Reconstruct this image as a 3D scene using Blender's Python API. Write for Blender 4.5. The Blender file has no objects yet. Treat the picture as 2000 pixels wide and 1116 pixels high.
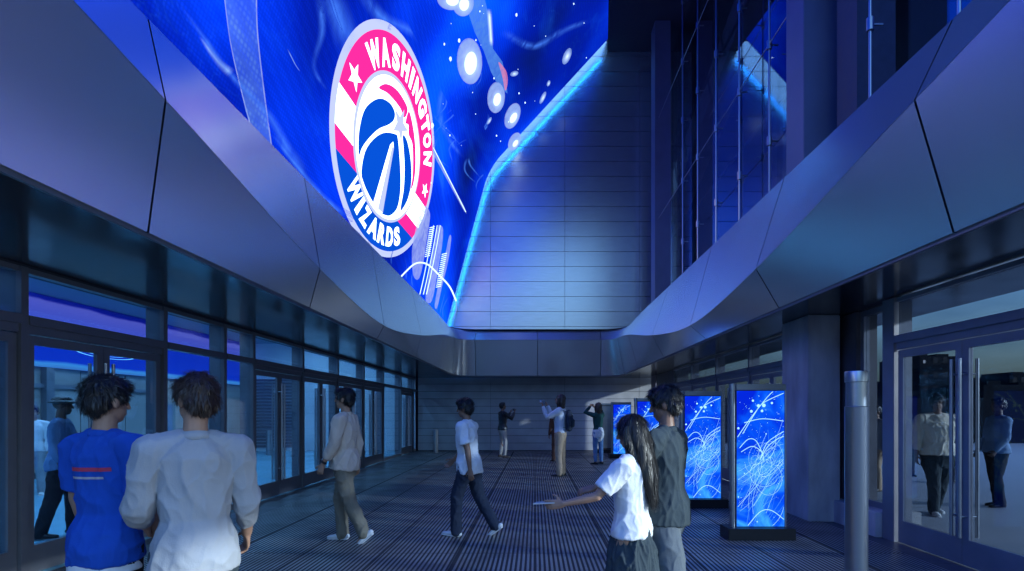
import bpy, bmesh, math, random
import numpy as np
from mathutils import Vector, Matrix, noise
from mathutils.geometry import tessellate_polygon
random.seed(7)
R = math.radians
scene = bpy.context.scene
COL = scene.collection

# ------------------------------------------------------------------ camera, world, sun, exposure
F = 1050.0; VX = 1045.0; VY = 806.0; EYE = 1.6       # the photograph's perspective: focal length and vanishing point in its pixels
cam = bpy.data.cameras.new("camera"); cam_o = bpy.data.objects.new("camera", cam); COL.objects.link(cam_o)
cam_o.location = (0, 0, EYE); cam_o.rotation_euler = (R(90), 0, 0)
cam.sensor_width = 36; cam.lens = 36 * F / 2000
cam.shift_x = -(VX - 1000) / 2000; cam.shift_y = (VY - 558) / 2000
cam.clip_end = 2000; cam.clip_start = 0.05
scene.camera = cam_o

SUN_EL, SUN_AZ = R(15), R(110)                        # azimuth clockwise from +Y
world = bpy.data.worlds.new("World"); scene.world = world; world.use_nodes = True
nt = world.node_tree; nt.nodes.clear()
sky = nt.nodes.new('ShaderNodeTexSky'); sky.sky_type = 'NISHITA'; sky.sun_disc = False
sky.sun_elevation = SUN_EL; sky.sun_rotation = SUN_AZ; sky.air_density = 1.5; sky.ozone_density = 4
tcw = nt.nodes.new('ShaderNodeTexCoord'); mpw = nt.nodes.new('ShaderNodeMapping'); mpw.inputs['Scale'].default_value = (2.2, 2.2, 9)
nzw = nt.nodes.new('ShaderNodeTexNoise'); nzw.inputs['Scale'].default_value = 1.6; nzw.inputs['Detail'].default_value = 6
crw = nt.nodes.new('ShaderNodeValToRGB')
crw.color_ramp.elements[0].position = .38; crw.color_ramp.elements[0].color = (.26, .36, .50, 1)
crw.color_ramp.elements[1].position = .66; crw.color_ramp.elements[1].color = (.50, .62, .80, 1)
mxw = nt.nodes.new('ShaderNodeMixRGB'); mxw.blend_type = 'MULTIPLY'; mxw.inputs[0].default_value = 1
bgw = nt.nodes.new('ShaderNodeBackground'); bgw.inputs['Strength'].default_value = 0.15
ow = nt.nodes.new('ShaderNodeOutputWorld')
L = nt.links.new
L(tcw.outputs['Generated'], mpw.inputs[0]); L(mpw.outputs[0], nzw.inputs['Vector']); L(nzw.outputs['Fac'], crw.inputs[0])
spw = nt.nodes.new('ShaderNodeSeparateXYZ'); mrw = nt.nodes.new('ShaderNodeMapRange'); mxz = nt.nodes.new('ShaderNodeMixRGB'); mxz.blend_type = 'MULTIPLY'; mxz.inputs[0].default_value = 1
L(tcw.outputs['Generated'], spw.inputs[0]); L(spw.outputs['Z'], mrw.inputs[0]); mrw.inputs[1].default_value = .0; mrw.inputs[2].default_value = .45; mrw.inputs[3].default_value = 0; mrw.inputs[4].default_value = 1; mzc = nt.nodes.new('ShaderNodeMixRGB'); mzc.inputs[1].default_value = (.07, .13, .24, 1); mzc.inputs[2].default_value = (4.3, 4.2, 4.2, 1); L(mrw.outputs[0], mzc.inputs[0])   # dims the sky at the horizon, boosts it overhead for more light
L(sky.outputs[0], mxz.inputs[1]); L(mzc.outputs[0], mxz.inputs[2]); L(mxz.outputs[0], mxw.inputs[1]); L(crw.outputs[0], mxw.inputs[2]); L(mxw.outputs[0], bgw.inputs['Color']); L(bgw.outputs[0], ow.inputs[0])
sun = bpy.data.lights.new("sun", 'SUN'); sun.energy = 3.0; sun.angle = R(1.5); sun.color = (.78, .92, 1.0)
sun_o = bpy.data.objects.new("sun", sun); COL.objects.link(sun_o)
sun_o.location = (30, 0, 30)
_sd = Vector((math.sin(SUN_AZ) * math.cos(SUN_EL), math.cos(SUN_AZ) * math.cos(SUN_EL), math.sin(SUN_EL)))
sun_o.rotation_euler = _sd.to_track_quat('Z', 'Y').to_euler()
vs = scene.view_settings; vs.view_transform = 'Standard'; vs.look = 'None'; vs.exposure = 1.0; vs.gamma = 1.0
try: vs.use_curve_mapping = False
except Exception: pass

# ------------------------------------------------------------------ helpers
def P(px, py, d):                                    # photo pixel + depth -> world point
    return Vector(((px - VX) / F * d, d, EYE + (VY - py) / F * d))
def tag(o, label=None, cat=None, group=None, kind=None):
    if label: o['label'] = label
    if cat: o['category'] = cat
    if group: o['group'] = group
    if kind: o['kind'] = kind
    return o
def empty(name, loc, rz=0, **k):
    o = bpy.data.objects.new(name, None); COL.objects.link(o); o.location = loc; o.rotation_euler = (0, 0, rz)
    o.empty_display_size = .2
    return tag(o, **k)
def link(name, me, mat, parent=None):
    o = bpy.data.objects.new(name, me); COL.objects.link(o)
    if mat is not None: me.materials.append(mat)
    if parent is not None: o.parent = parent
    return o
class MB:
    def __init__(s, off=(0, 0, 0)): s.v = []; s.f = []; s.off = Vector(off)
    def add(s, vs_, fs):
        b = len(s.v); s.v += [tuple(Vector(p) - s.off) for p in vs_]; s.f += [tuple(b + i for i in f) for f in fs]; return s
    def quad(s, a, b, c, d): return s.add([a, b, c, d], [(0, 1, 2, 3)])
    def box(s, x0, x1, y0, y1, z0, z1):
        if x0 > x1: x0, x1 = x1, x0
        if y0 > y1: y0, y1 = y1, y0
        return s.add([(x0, y0, z0), (x1, y0, z0), (x1, y1, z0), (x0, y1, z0), (x0, y0, z1), (x1, y0, z1), (x1, y1, z1), (x0, y1, z1)],
                     [(0, 3, 2, 1), (4, 5, 6, 7), (0, 1, 5, 4), (1, 2, 6, 5), (2, 3, 7, 6), (3, 0, 4, 7)])
    def bar(s, a, b, w, h, up=(0, 0, 1)):
        a, b = Vector(a), Vector(b); t = (b - a).normalized(); sd = t.cross(Vector(up)).normalized(); u = sd.cross(t)
        vv = []
        for p in (a, b):
            for i, j in ((-1, -1), (1, -1), (1, 1), (-1, 1)): vv.append(p + sd * w / 2 * i + u * h / 2 * j)
        return s.add(vv, [(0, 1, 2, 3), (7, 6, 5, 4), (0, 4, 5, 1), (1, 5, 6, 2), (2, 6, 7, 3), (3, 7, 4, 0)])
    def cyl(s, a, b, r, n=16, r2=None):
        a, b = Vector(a), Vector(b); t = (b - a).normalized(); r2 = r if r2 is None else r2
        up = Vector((0, 0, 1)) if abs(t.z) < .9 else Vector((1, 0, 0)); sd = t.cross(up).normalized(); u = sd.cross(t)
        vv = [p + (sd * math.cos(2 * math.pi * i / n) + u * math.sin(2 * math.pi * i / n)) * rr for p, rr in ((a, r), (b, r2)) for i in range(n)]
        return s.add(vv, [(i, (i + 1) % n, n + (i + 1) % n, n + i) for i in range(n)] + [tuple(range(n))[::-1], tuple(range(n, 2 * n))])
    def poly(s, pts):
        fs = tessellate_polygon([[Vector(p) for p in pts]]); return s.add(pts, [tuple(f) for f in fs])
    def build(s, name, mat, parent=None, smooth=False, bevel=0):
        me = bpy.data.meshes.new(name); me.from_pydata(s.v, [], s.f)
        bm = bmesh.new(); bm.from_mesh(me)
        if bevel:
            try: bmesh.ops.bevel(bm, geom=bm.edges[:], offset=bevel, segments=2, affect='EDGES', clamp_overlap=True)
            except Exception: pass
        bmesh.ops.recalc_face_normals(bm, faces=bm.faces)
        bm.to_mesh(me); bm.free()
        if smooth: me.shade_smooth()
        o = link(name, me, mat, parent)
        if smooth == 'auto':
            try: me.set_sharp_from_angle(angle=R(35))
            except Exception: pass
        return o

# ------------------------------------------------------------------ materials
def mat(name, color=(.5, .5, .5), rough=.5, metal=0, emit=None, estr=1, noise_amt=0, nscale=8, bump=0, bscale=40, stretch=(1, 1, 1), spec=.5, bdet=4):
    m = bpy.data.materials.new(name); m.use_nodes = True; t = m.node_tree; b = t.nodes['Principled BSDF']
    b.inputs['Base Color'].default_value = (*color, 1); b.inputs['Roughness'].default_value = rough; b.inputs['Metallic'].default_value = metal
    b.inputs['Specular IOR Level'].default_value = spec
    tc = t.nodes.new('ShaderNodeTexCoord'); mp = t.nodes.new('ShaderNodeMapping'); mp.inputs['Scale'].default_value = stretch
    t.links.new(tc.outputs['Object'], mp.inputs[0])
    if noise_amt:
        n = t.nodes.new('ShaderNodeTexNoise'); n.inputs['Scale'].default_value = nscale; n.inputs['Detail'].default_value = 7
        t.links.new(mp.outputs[0], n.inputs['Vector'])
        r = t.nodes.new('ShaderNodeMapRange'); r.inputs[1].default_value = .3; r.inputs[2].default_value = .7
        r.inputs[3].default_value = 1 - noise_amt; r.inputs[4].default_value = 1 + noise_amt
        t.links.new(n.outputs['Fac'], r.inputs[0])
        x = t.nodes.new('ShaderNodeMixRGB'); x.blend_type = 'MULTIPLY'; x.inputs[0].default_value = 1; x.inputs[1].default_value = (*color, 1)
        t.links.new(r.outputs[0], x.inputs[2]); t.links.new(x.outputs[0], b.inputs['Base Color'])
        r2 = t.nodes.new('ShaderNodeMapRange'); r2.inputs[1].default_value = .3; r2.inputs[2].default_value = .7
        r2.inputs[3].default_value = max(.03, rough * (1 - noise_amt)); r2.inputs[4].default_value = min(1, rough * (1 + noise_amt))
        t.links.new(n.outputs['Fac'], r2.inputs[0]); t.links.new(r2.outputs[0], b.inputs['Roughness'])
    if bump:
        n2 = t.nodes.new('ShaderNodeTexNoise'); n2.inputs['Scale'].default_value = bscale; n2.inputs['Detail'].default_value = bdet
        t.links.new(mp.outputs[0], n2.inputs['Vector'])
        bp = t.nodes.new('ShaderNodeBump'); bp.inputs['Strength'].default_value = bump; bp.inputs['Distance'].default_value = .01
        t.links.new(n2.outputs['Fac'], bp.inputs['Height']); t.links.new(bp.outputs[0], b.inputs['Normal'])
    if emit:
        b.inputs['Emission Color'].default_value = (*emit, 1); b.inputs['Emission Strength'].default_value = estr
    return m
def glow(name, color, strength=1):
    m = bpy.data.materials.new(name); m.use_nodes = True; t = m.node_tree; t.nodes.clear()
    e = t.nodes.new('ShaderNodeEmission'); e.inputs[0].default_value = (*color, 1); e.inputs[1].default_value = strength
    o = t.nodes.new('ShaderNodeOutputMaterial'); t.links.new(e.outputs[0], o.inputs[0]); return m
def glass(name, tint=(.8, .85, .9), refl=.08, fres=1.45, rcol=(.9, .95, 1)):
    m = bpy.data.materials.new(name); m.use_nodes = True; t = m.node_tree; t.nodes.clear()
    tr = t.nodes.new('ShaderNodeBsdfTransparent'); tr.inputs[0].default_value = (*tint, 1)
    gl = t.nodes.new('ShaderNodeBsdfGlossy'); gl.inputs['Roughness'].default_value = .01; gl.inputs[0].default_value = (*rcol, 1)
    lw0 = t.nodes.new('ShaderNodeLayerWeight'); lw0.inputs[0].default_value = .5; lw = t.nodes.new('ShaderNodeMath'); lw.operation = 'POWER'; lw.inputs[1].default_value = 4; t.links.new(lw0.outputs['Facing'], lw.inputs[0])
    ad = t.nodes.new('ShaderNodeMath'); ad.operation = 'ADD'; ad.use_clamp = True; ad.inputs[1].default_value = refl
    mx = t.nodes.new('ShaderNodeMixShader'); o = t.nodes.new('ShaderNodeOutputMaterial')
    t.links.new(lw.outputs[0], ad.inputs[0]); t.links.new(ad.outputs[0], mx.inputs[0]); t.links.new(tr.outputs[0], mx.inputs[1])
    t.links.new(gl.outputs[0], mx.inputs[2]); t.links.new(mx.outputs[0], o.inputs[0]); return m

M = dict(
    fascia=mat('satin metal', (.80, .83, .80), .25, .84, noise_amt=.03, nscale=.6, bump=.9, bscale=.55, bdet=0),
    seam=mat('dark seam', (.01, .012, .02), .7),
    soffit=mat('polished dark soffit', (.02, .028, .04), .16, .3, noise_amt=.2, nscale=2, bump=.02, bscale=2),
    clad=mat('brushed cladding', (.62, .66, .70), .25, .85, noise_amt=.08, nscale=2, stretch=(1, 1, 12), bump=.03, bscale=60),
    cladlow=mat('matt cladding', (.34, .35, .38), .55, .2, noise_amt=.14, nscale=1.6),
    frame=mat('bronze grey frame', (.13, .14, .165), .40, .3, noise_amt=.1, nscale=3),
    frame2=mat('grey frame', (.22, .23, .27), .4, .5, noise_amt=.1, nscale=3),
    steel=mat('stainless steel', (.40, .42, .45), .34, 1, noise_amt=.08, nscale=2, stretch=(1, 1, .1)),
    steeld=mat('dull steel', (.35, .37, .4), .35, 1, noise_amt=.1, nscale=4),
    concrete=mat('board formed concrete', (.33, .335, .35), .75, 0, noise_amt=.32, nscale=3.2, stretch=(1, 1, .35), bump=.5, bscale=22),
    plaza=mat('pale plaza paving', (.26, .28, .32), .6, 0, noise_amt=.1, nscale=.8),
    dark=mat('dark interior', (.03, .035, .05), .7, noise_amt=.2),
    atrium=mat('atrium wall', (.05, .06, .09), .6, noise_amt=.2),
    truss=mat('painted truss', (.42, .36, .34), .6, noise_amt=.25, nscale=2),
    column=mat('painted column', (.17, .18, .25), .42, .4, noise_amt=.08, nscale=2),
    lobbyfloor=mat('lobby terrazzo', (.22, .50, .62), .22, 0, noise_amt=.1, nscale=1),
    lobbywall=mat('lobby panel', (.30, .29, .28), .6, 0, noise_amt=.08, nscale=1),
    lobbypale=mat('lobby pale wall', (.62, .70, .74), .6, 0, noise_amt=.06, nscale=1),
    lobbyceil=mat('lobby ceiling', (.16, .28, .36), .6),
    black=mat('black base', (.008, .009, .012), .4),
    casing=mat('screen casing', (.03, .03, .04), .6),
    gl_left=glass('lobby glass', (.80, .88, .92), .03, 1.35),
    gl_right=glass('plaza glass', (.50, .55, .62), .002, 1.45),
    gl_atr=glass('atrium glass', (.72, .78, .85), .15, 1.5),
    skyline=mat('dark building', (.006, .008, .012), .9, noise_amt=.1, nscale=.1, spec=.05),
    winlit=glow('lit window', (.75, .85, 1), .35),
    edge=glow('cyan edge light', (.012, .24, .9), 17),
    ceil_light=glow('lobby ceiling light', (.20, .50, .95), 13),
    skin=mat('skin', (.33, .19, .13), .5, noise_amt=.08, nscale=25, spec=.4),
    skin2=mat('skin tan', (.22, .12, .08), .5, noise_amt=.08, nscale=25, spec=.4),
    skind=mat('skin deep', (.10, .055, .04), .5, noise_amt=.08, nscale=25),
    hair=mat('dark hair', (.010, .009, .010), .42, noise_amt=.5, nscale=60, stretch=(1, 1, .12), bump=.35, bscale=70),
    hairb=mat('brown hair', (.035, .02, .015), .42, noise_amt=.5, nscale=60, stretch=(1, 1, .12), bump=.35, bscale=70),
    eye=mat('eye', (.02, .015, .012), .15),
)
def fabric(name, c, amt=.10, b=.22): return mat(name, c, .85, 0, noise_amt=amt, nscale=5, bump=b, bscale=160, spec=.2)

# ribbed entrance matting: raised metal ribs running away from the viewer, with panel joints
def rib_mat():
    m = bpy.data.materials.new('ribbed grating'); m.use_nodes = True; t = m.node_tree; b = t.nodes['Principled BSDF']
    tc = t.nodes.new('ShaderNodeTexCoord'); sp = t.nodes.new('ShaderNodeSeparateXYZ'); t.links.new(tc.outputs['Object'], sp.inputs[0])
    def mth(op, a, bb=None, c=None):
        n = t.nodes.new('ShaderNodeMath'); n.operation = op
        for i, x in enumerate((a, bb, c)):
            if x is None: continue
            if isinstance(x, (int, float)): n.inputs[i].default_value = x
            else: t.links.new(x, n.inputs[i])
        return n.outputs[0]
    x = sp.outputs['X']; y = sp.outputs['Y']
    tri = mth('ABSOLUTE', mth('SUBTRACT', mth('FRACT', mth('MULTIPLY', x, 1 / .050)), .5))          # 0 at rib centre .. .5
    rib = t.nodes.new('ShaderNodeMapRange'); rib.interpolation_type = 'SMOOTHSTEP'
    rib.inputs[1].default_value = .20; rib.inputs[2].default_value = .32; rib.inputs[3].default_value = 1; rib.inputs[4].default_value = 0
    t.links.new(tri, rib.inputs[0])
    jx = mth('GREATER_THAN', mth('ABSOLUTE', mth('SUBTRACT', mth('FRACT', mth('MULTIPLY', x, 1 / .87)), .5)), .482)
    jy = mth('GREATER_THAN', mth('ABSOLUTE', mth('SUBTRACT', mth('FRACT', mth('MULTIPLY', y, 1 / 3.05)), .5)), .4975)
    joint = mth('MAXIMUM', jx, jy)
    n = t.nodes.new('ShaderNodeTexNoise'); n.inputs['Scale'].default_value = 1.3; n.inputs['Detail'].default_value = 8
    t.links.new(tc.outputs['Object'], n.inputs['Vector'])
    n2 = t.nodes.new('ShaderNodeTexNoise'); n2.inputs['Scale'].default_value = 60; n2.inputs['Detail'].default_value = 3
    t.links.new(tc.outputs['Object'], n2.inputs['Vector'])
    v = mth('MULTIPLY', mth('MULTIPLY', rib.outputs[0], mth('SUBTRACT', 1.0, joint)), mth('MULTIPLY', mth('MULTIPLY_ADD', n.outputs['Fac'], 1.9, -.05), mth('MULTIPLY_ADD', n2.outputs['Fac'], .9, .55)))
    mx = t.nodes.new('ShaderNodeMixRGB'); mx.inputs[1].default_value = (.030, .032, .038, 1); mx.inputs[2].default_value = (.31, .30, .29, 1)
    t.links.new(v, mx.inputs[0]); t.links.new(mx.outputs[0], b.inputs['Base Color'])
    b.inputs['Metallic'].default_value = .35
    rr = t.nodes.new('ShaderNodeMapRange'); rr.inputs[3].default_value = .75; rr.inputs[4].default_value = .30; t.links.new(v, rr.inputs[0]); t.links.new(rr.outputs[0], b.inputs['Roughness'])
    bp = t.nodes.new('ShaderNodeBump'); bp.inputs['Strength'].default_value = .5; bp.inputs['Distance'].default_value = .006
    t.links.new(v, bp.inputs['Height']); t.links.new(bp.outputs[0], b.inputs['Normal'])
    return m
def paver_mat():
    m = mat('dark pavers', (.055, .06, .075), .42, 0, noise_amt=.3, nscale=2.2, bump=.2, bscale=30); t = m.node_tree; b = t.nodes['Principled BSDF']
    tc = t.nodes.new('ShaderNodeTexCoord'); br = t.nodes.new('ShaderNodeTexBrick'); br.offset = .5
    br.inputs['Scale'].default_value = 1; br.inputs['Mortar Size'].default_value = .008; br.inputs['Brick Width'].default_value = .6; br.inputs['Row Height'].default_value = .3
    br.inputs['Color1'].default_value = (1, 1, 1, 1); br.inputs['Color2'].default_value = (.8, .8, .8, 1); br.inputs['Mortar'].default_value = (.15, .15, .15, 1)
    mp = t.nodes.new('ShaderNodeMapping'); mp.inputs['Rotation'].default_value = (0, 0, R(90)); t.links.new(tc.outputs['Object'], mp.inputs[0]); t.links.new(mp.outputs[0], br.inputs['Vector'])
    src = b.inputs['Base Color'].links[0].from_socket
    x = t.nodes.new('ShaderNodeMixRGB'); x.blend_type = 'MULTIPLY'; x.inputs[0].default_value = 1
    t.links.new(src, x.inputs[1]); t.links.new(br.outputs['Color'], x.inputs[2]); t.links.new(x.outputs[0], b.inputs['Base Color'])
    return m

# ------------------------------------------------------------------ ground
def sheet(name, x0, x1, y0, y1, z, m):
    return tag(MB().quad((x0, y0, z), (x1, y0, z), (x1, y1, z), (x0, y1, z)).build(name, m), kind='structure')
sheet('ground', -400, 600, -300, 700, -.012, mat('far ground', (.03, .033, .04), .9))
sheet('plaza', 4.45, 60, -12, 28, -.004, M['plaza'])
sheet('pavement', -4.9, 4.5, -12, 22.4, 0, paver_mat())
sheet('path', -4.3, 4.2, -8, 21.9, .004, rib_mat())
sheet('lobby_floor', -12.2, -4.9, -3, 22.4, .0, M['lobbyfloor'])

# ------------------------------------------------------------------ clad back wall
BW = 22.4
def cladding():
    root = empty('clad_wall', (0, BW, 0), label='tall wall of horizontal metal panels closing the far end of the passage', cat='wall')
    off = root.location
    core = MB(off).box(-12.4, 5.75, BW + .05, BW + .4, 0, 17.2); core.build('wall_core', M['seam'], root)
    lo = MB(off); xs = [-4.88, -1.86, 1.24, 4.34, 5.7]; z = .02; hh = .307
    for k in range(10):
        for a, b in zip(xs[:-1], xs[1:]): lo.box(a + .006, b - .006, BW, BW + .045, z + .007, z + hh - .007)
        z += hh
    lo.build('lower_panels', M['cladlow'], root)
    up = MB(off); xs = [-8.06, -4.96, -1.86, 1.24, 4.34, 5.7]; z = 3.30; hh = .625
    while z < 16.8:
        for a, b in zip(xs[:-1], xs[1:]): up.box(a + .006, b - .006, BW - .02, BW + .045, z + .008, z + hh - .008)
        z += hh
    up.build('upper_panels', M['clad'], root)
cladding()

# ------------------------------------------------------------------ canopy band round the opening (fascia, crease, rim), soffit, roof
def canopy():
    root = empty('canopy', (0, 10, 3.0), label='folded satin metal canopy band wrapping the opening above the doors', cat='canopy')
    off = root.location
    side = [(-1.9, 3.0, 3.02), (1.2, 2.9, 3.01), (4.25, 2.47, 3.0), (7.3, 1.95, 3.0), (10.4, 1.68, 3.0), (13.8, 1.98, 3.0), (17.3, 2.5, 3.0), (19.6, 2.72, 3.0)]
    def st(sgn):
        out = []
        bx, cx, rx = ((-3.06, -2.92, -3.24) if sgn < 0 else (3.31, 3.0, 3.5))
        for d, cz, _ in side:
            dr = d + (.25 if d < 15 else .4)
            out.append((Vector((bx, d + (.3 if d > 19 else 0), EYE + 1.42)), Vector((cx + (-.04 if sgn < 0 and d < 1 else 0), d, EYE + cz)), Vector((rx, dr, EYE + 3.3 - (.06 if d > 19 else 0)))))
        return out
    Ls, Rs = st(-1), st(1)
    def corner(sgn, n=5):
        out = []
        b0, b1 = Ls[-1] if sgn < 0 else Rs[-1], None
        for i in range(1, n + 1):
            a = R(90) * i / n; s, c = math.sin(a), 1 - math.cos(a)
            def q(x0, y0, x1, y1, z0, z1): return Vector((x0 + (x1 - x0) * c, y0 + (y1 - y0) * s, z0 + (z1 - z0) * i / n))
            B, C, T = (Ls[-1] if sgn < 0 else Rs[-1])
            xb, xc, xt = ((-2.28, -2.26, -2.3) if sgn < 0 else (2.52, 2.48, 2.55))
            out.append((q(B.x, B.y, xb, 20.7, B.z, EYE + 1.42), q(C.x, C.y, xc, 20.2, C.z, EYE + 2.73), q(T.x, T.y, xt, 20.95, T.z, EYE + 3.17)))
        return out
    mid = (Vector((.1, 20.7, EYE + 1.42)), Vector((.1, 20.2, EYE + 2.73)), Vector((.1, 20.95, EYE + 3.17)))
    cl, crn = corner(-1), corner(1)
    # each segment: list of dense stations
    segs = []
    def cr(p0, p1, p2, p3, t): return .5 * ((2 * p1) + (p2 - p0) * t + (2 * p0 - 5 * p1 + 4 * p2 - p3) * t * t + (3 * p1 - p0 - 3 * p2 + p3) * t ** 3)
    def dense(S, i, n=8):
        o = []
        for k in range(n + 1):
            t = k / n; row = []
            for r in range(3):
                p1, p2 = S[i][r], S[i + 1][r]; p0 = S[i - 1][r] if i > 0 else p1 * 2 - p2; p3 = S[i + 2][r] if i + 2 < len(S) else p2 * 2 - p1
                row.append(cr(p0, p1, p2, p3, t))
            o.append(tuple(row))
        return o
    for i in range(len(Ls) - 1): segs.append(dense(Ls, i))
    segs.append([Ls[-1]] + cl)
    segs.append([cl[-1], mid]); segs.append([mid, crn[-1]])
    segs.append(([Rs[-1]] + crn)[::-1])
    for i in range(len(Rs) - 2, -1, -1): segs.append(dense(Rs, i)[::-1])
    backing = MB(off); rail = []
    cen = Vector((.12, 10, 0))
    for sg in segs:
        # trim ends by a joint gap
        g = .011
        S = [list(r) for r in sg]
        for r in range(3):
            a, b = sg[0][r], sg[1][r]; S[0][r] = a + (b - a).normalized() * g
            a, b = sg[-1][r], sg[-2][r]; S[-1][r] = a + (b - a).normalized() * g
        for lo, hi in ((0, 1), (1, 2)):
            m = MB(off); rows = []
            nn = 4
            for row in S:
                a, b = row[lo], row[hi]; e = (b - a).normalized() * .004
                a2, b2 = a + e, b - e
                ring = [a2.lerp(b2, k / nn) for k in range(nn + 1)]
                # a return lip folded back at both long edges gives the sheet its thickness
                out = Vector((a.x - cen.x, 0 if a.y < 19.9 else (a.y - 19.5) * 3, 0)); out = out.normalized() * .03
                rows.append([ring[0] + out] + ring + [ring[-1] + out])
            w = len(rows[0]); vv = [p for rw in rows for p in rw]
            ff = [(i * w + j, i * w + j + 1, (i + 1) * w + j + 1, (i + 1) * w + j) for i in range(len(rows) - 1) for j in range(w - 1)]
            m.add(vv, ff); m.build('fascia_panel', M['fascia'], root, smooth='auto')
        for row in sg:
            pass
        rows = []
        for row in sg:
            o2 = []
            for p in row:
                out = Vector((p.x - cen.x, 0 if p.y < 19.9 else (p.y - 19.5) * 3, 0)).normalized() * .028
                o2.append(p + out)
            rows.append(o2)
        vv = [p for rw in rows for p in rw]
        backing.add(vv, [(i * 3 + j, i * 3 + j + 1, (i + 1) * 3 + j + 1, (i + 1) * 3 + j) for i in range(len(rows) - 1) for j in range(2)])
        rail += [(r[0], r[2]) for r in sg[:-1]]
    rail.append((segs[-1][-1][0], segs[-1][-1][2]))
    backing.build('backing', M['seam'], root)
    # soffit: a U-shaped plate from the fascia's lower edge to the shopfronts
    y0 = -1.9
    bot = [Vector((p.x * 1.0, p.y, EYE + 1.43)) for p, _ in rail]
    pts = [(p.x + (-.02 if p.x < .12 else .02), p.y + (.02 if p.y > 20.5 else 0), p.z) for p in bot]
    outer = [(5.68, y0, EYE + 1.43), (5.68, BW - .03, EYE + 1.43), (-4.93, BW - .03, EYE + 1.43), (-4.93, y0, EYE + 1.43)]
    m = MB(off).poly(pts + outer); m.build('soffit', M['soffit'], root)
    top = [(p.x + (-.03 if p.x < .12 else .03), p.y + (.03 if p.y > 20.5 else 0), p.z - .01) for _, p in rail]
    zt = EYE + 3.25
    top = [(p[0], p[1], zt - .0) for p in top]
    outer = [(5.68, y0, zt), (5.68, BW - .03, zt), (-4.93, BW - .03, zt), (-4.93, y0, zt)]
    MB(off).poly(top + outer).build('roof_deck', M['dark'], root)
    # small trim lip under the fascia
    tr = MB(off)
    for (a, _), (b, _) in zip(rail[:-1], rail[1:]):
        if (a - b).length < .02: continue
        k = .035; ax = Vector((-k if a.x < .12 else k, 0, -.012)); bx = Vector((-k if b.x < .12 else k, 0, -.012))
        if a.y > 20.6 and b.y > 20.6: ax = bx = Vector((0, k, -.012))
        tr.bar(a + ax, b + bx, .03, .03)
    tr.build('drip_trim', M['frame'], root)
canopy()

# ------------------------------------------------------------------ the giant folded LED screen
SB = 22.1; KX = 130.0
def ray(x, y): return np.array([(x - VX) / F, 1, (VY - y) / F])
_D = np.array([KX / F, 1, 0.]); _D /= np.linalg.norm(_D)
_A = ray(880, 635) * SB; _B = ray(960, 340) * SB; _C = ray(1187, 93) * SB
_n1 = np.cross(_B - _A, _D); _n1 /= np.linalg.norm(_n1)
_n2 = np.cross(_C - _B, _D); _n2 /= np.linalg.norm(_n2)
ORI = np.array([0, 0, EYE])
def toward(n, A): return -n if n @ A > 0 else n
def on_screen(x, y, lay=1):                          # where the picture element seen at (x, y) sits on the folded display
    r = ray(x, y); best = None
    for n, A, B_ in ((_n1, _A, _B), (_n2, _B, _C)):
        t = (n @ A) / (n @ r)
        if t <= 0: continue
        if best is None or t < best[0]: best = (t, n, A)
    t, n, A = best
    return Vector(ORI + r * t + toward(n, A) * (.012 * lay))
e1 = _D; e2 = np.cross(_n1, e1)
CTR = np.array([13.2342, 5.016]); LI = np.linalg.cholesky(np.array([[9.4477535, -.67086], [-.67086, 6.19576677]]))
def logo_pt(u, v, lay):
    s, t = CTR + LI @ np.array([u, v]); p = s * e1 - t * e2 + (_n1 @ _A) * _n1
    return Vector(ORI + p + toward(_n1, _A) * (.012 * lay))

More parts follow.
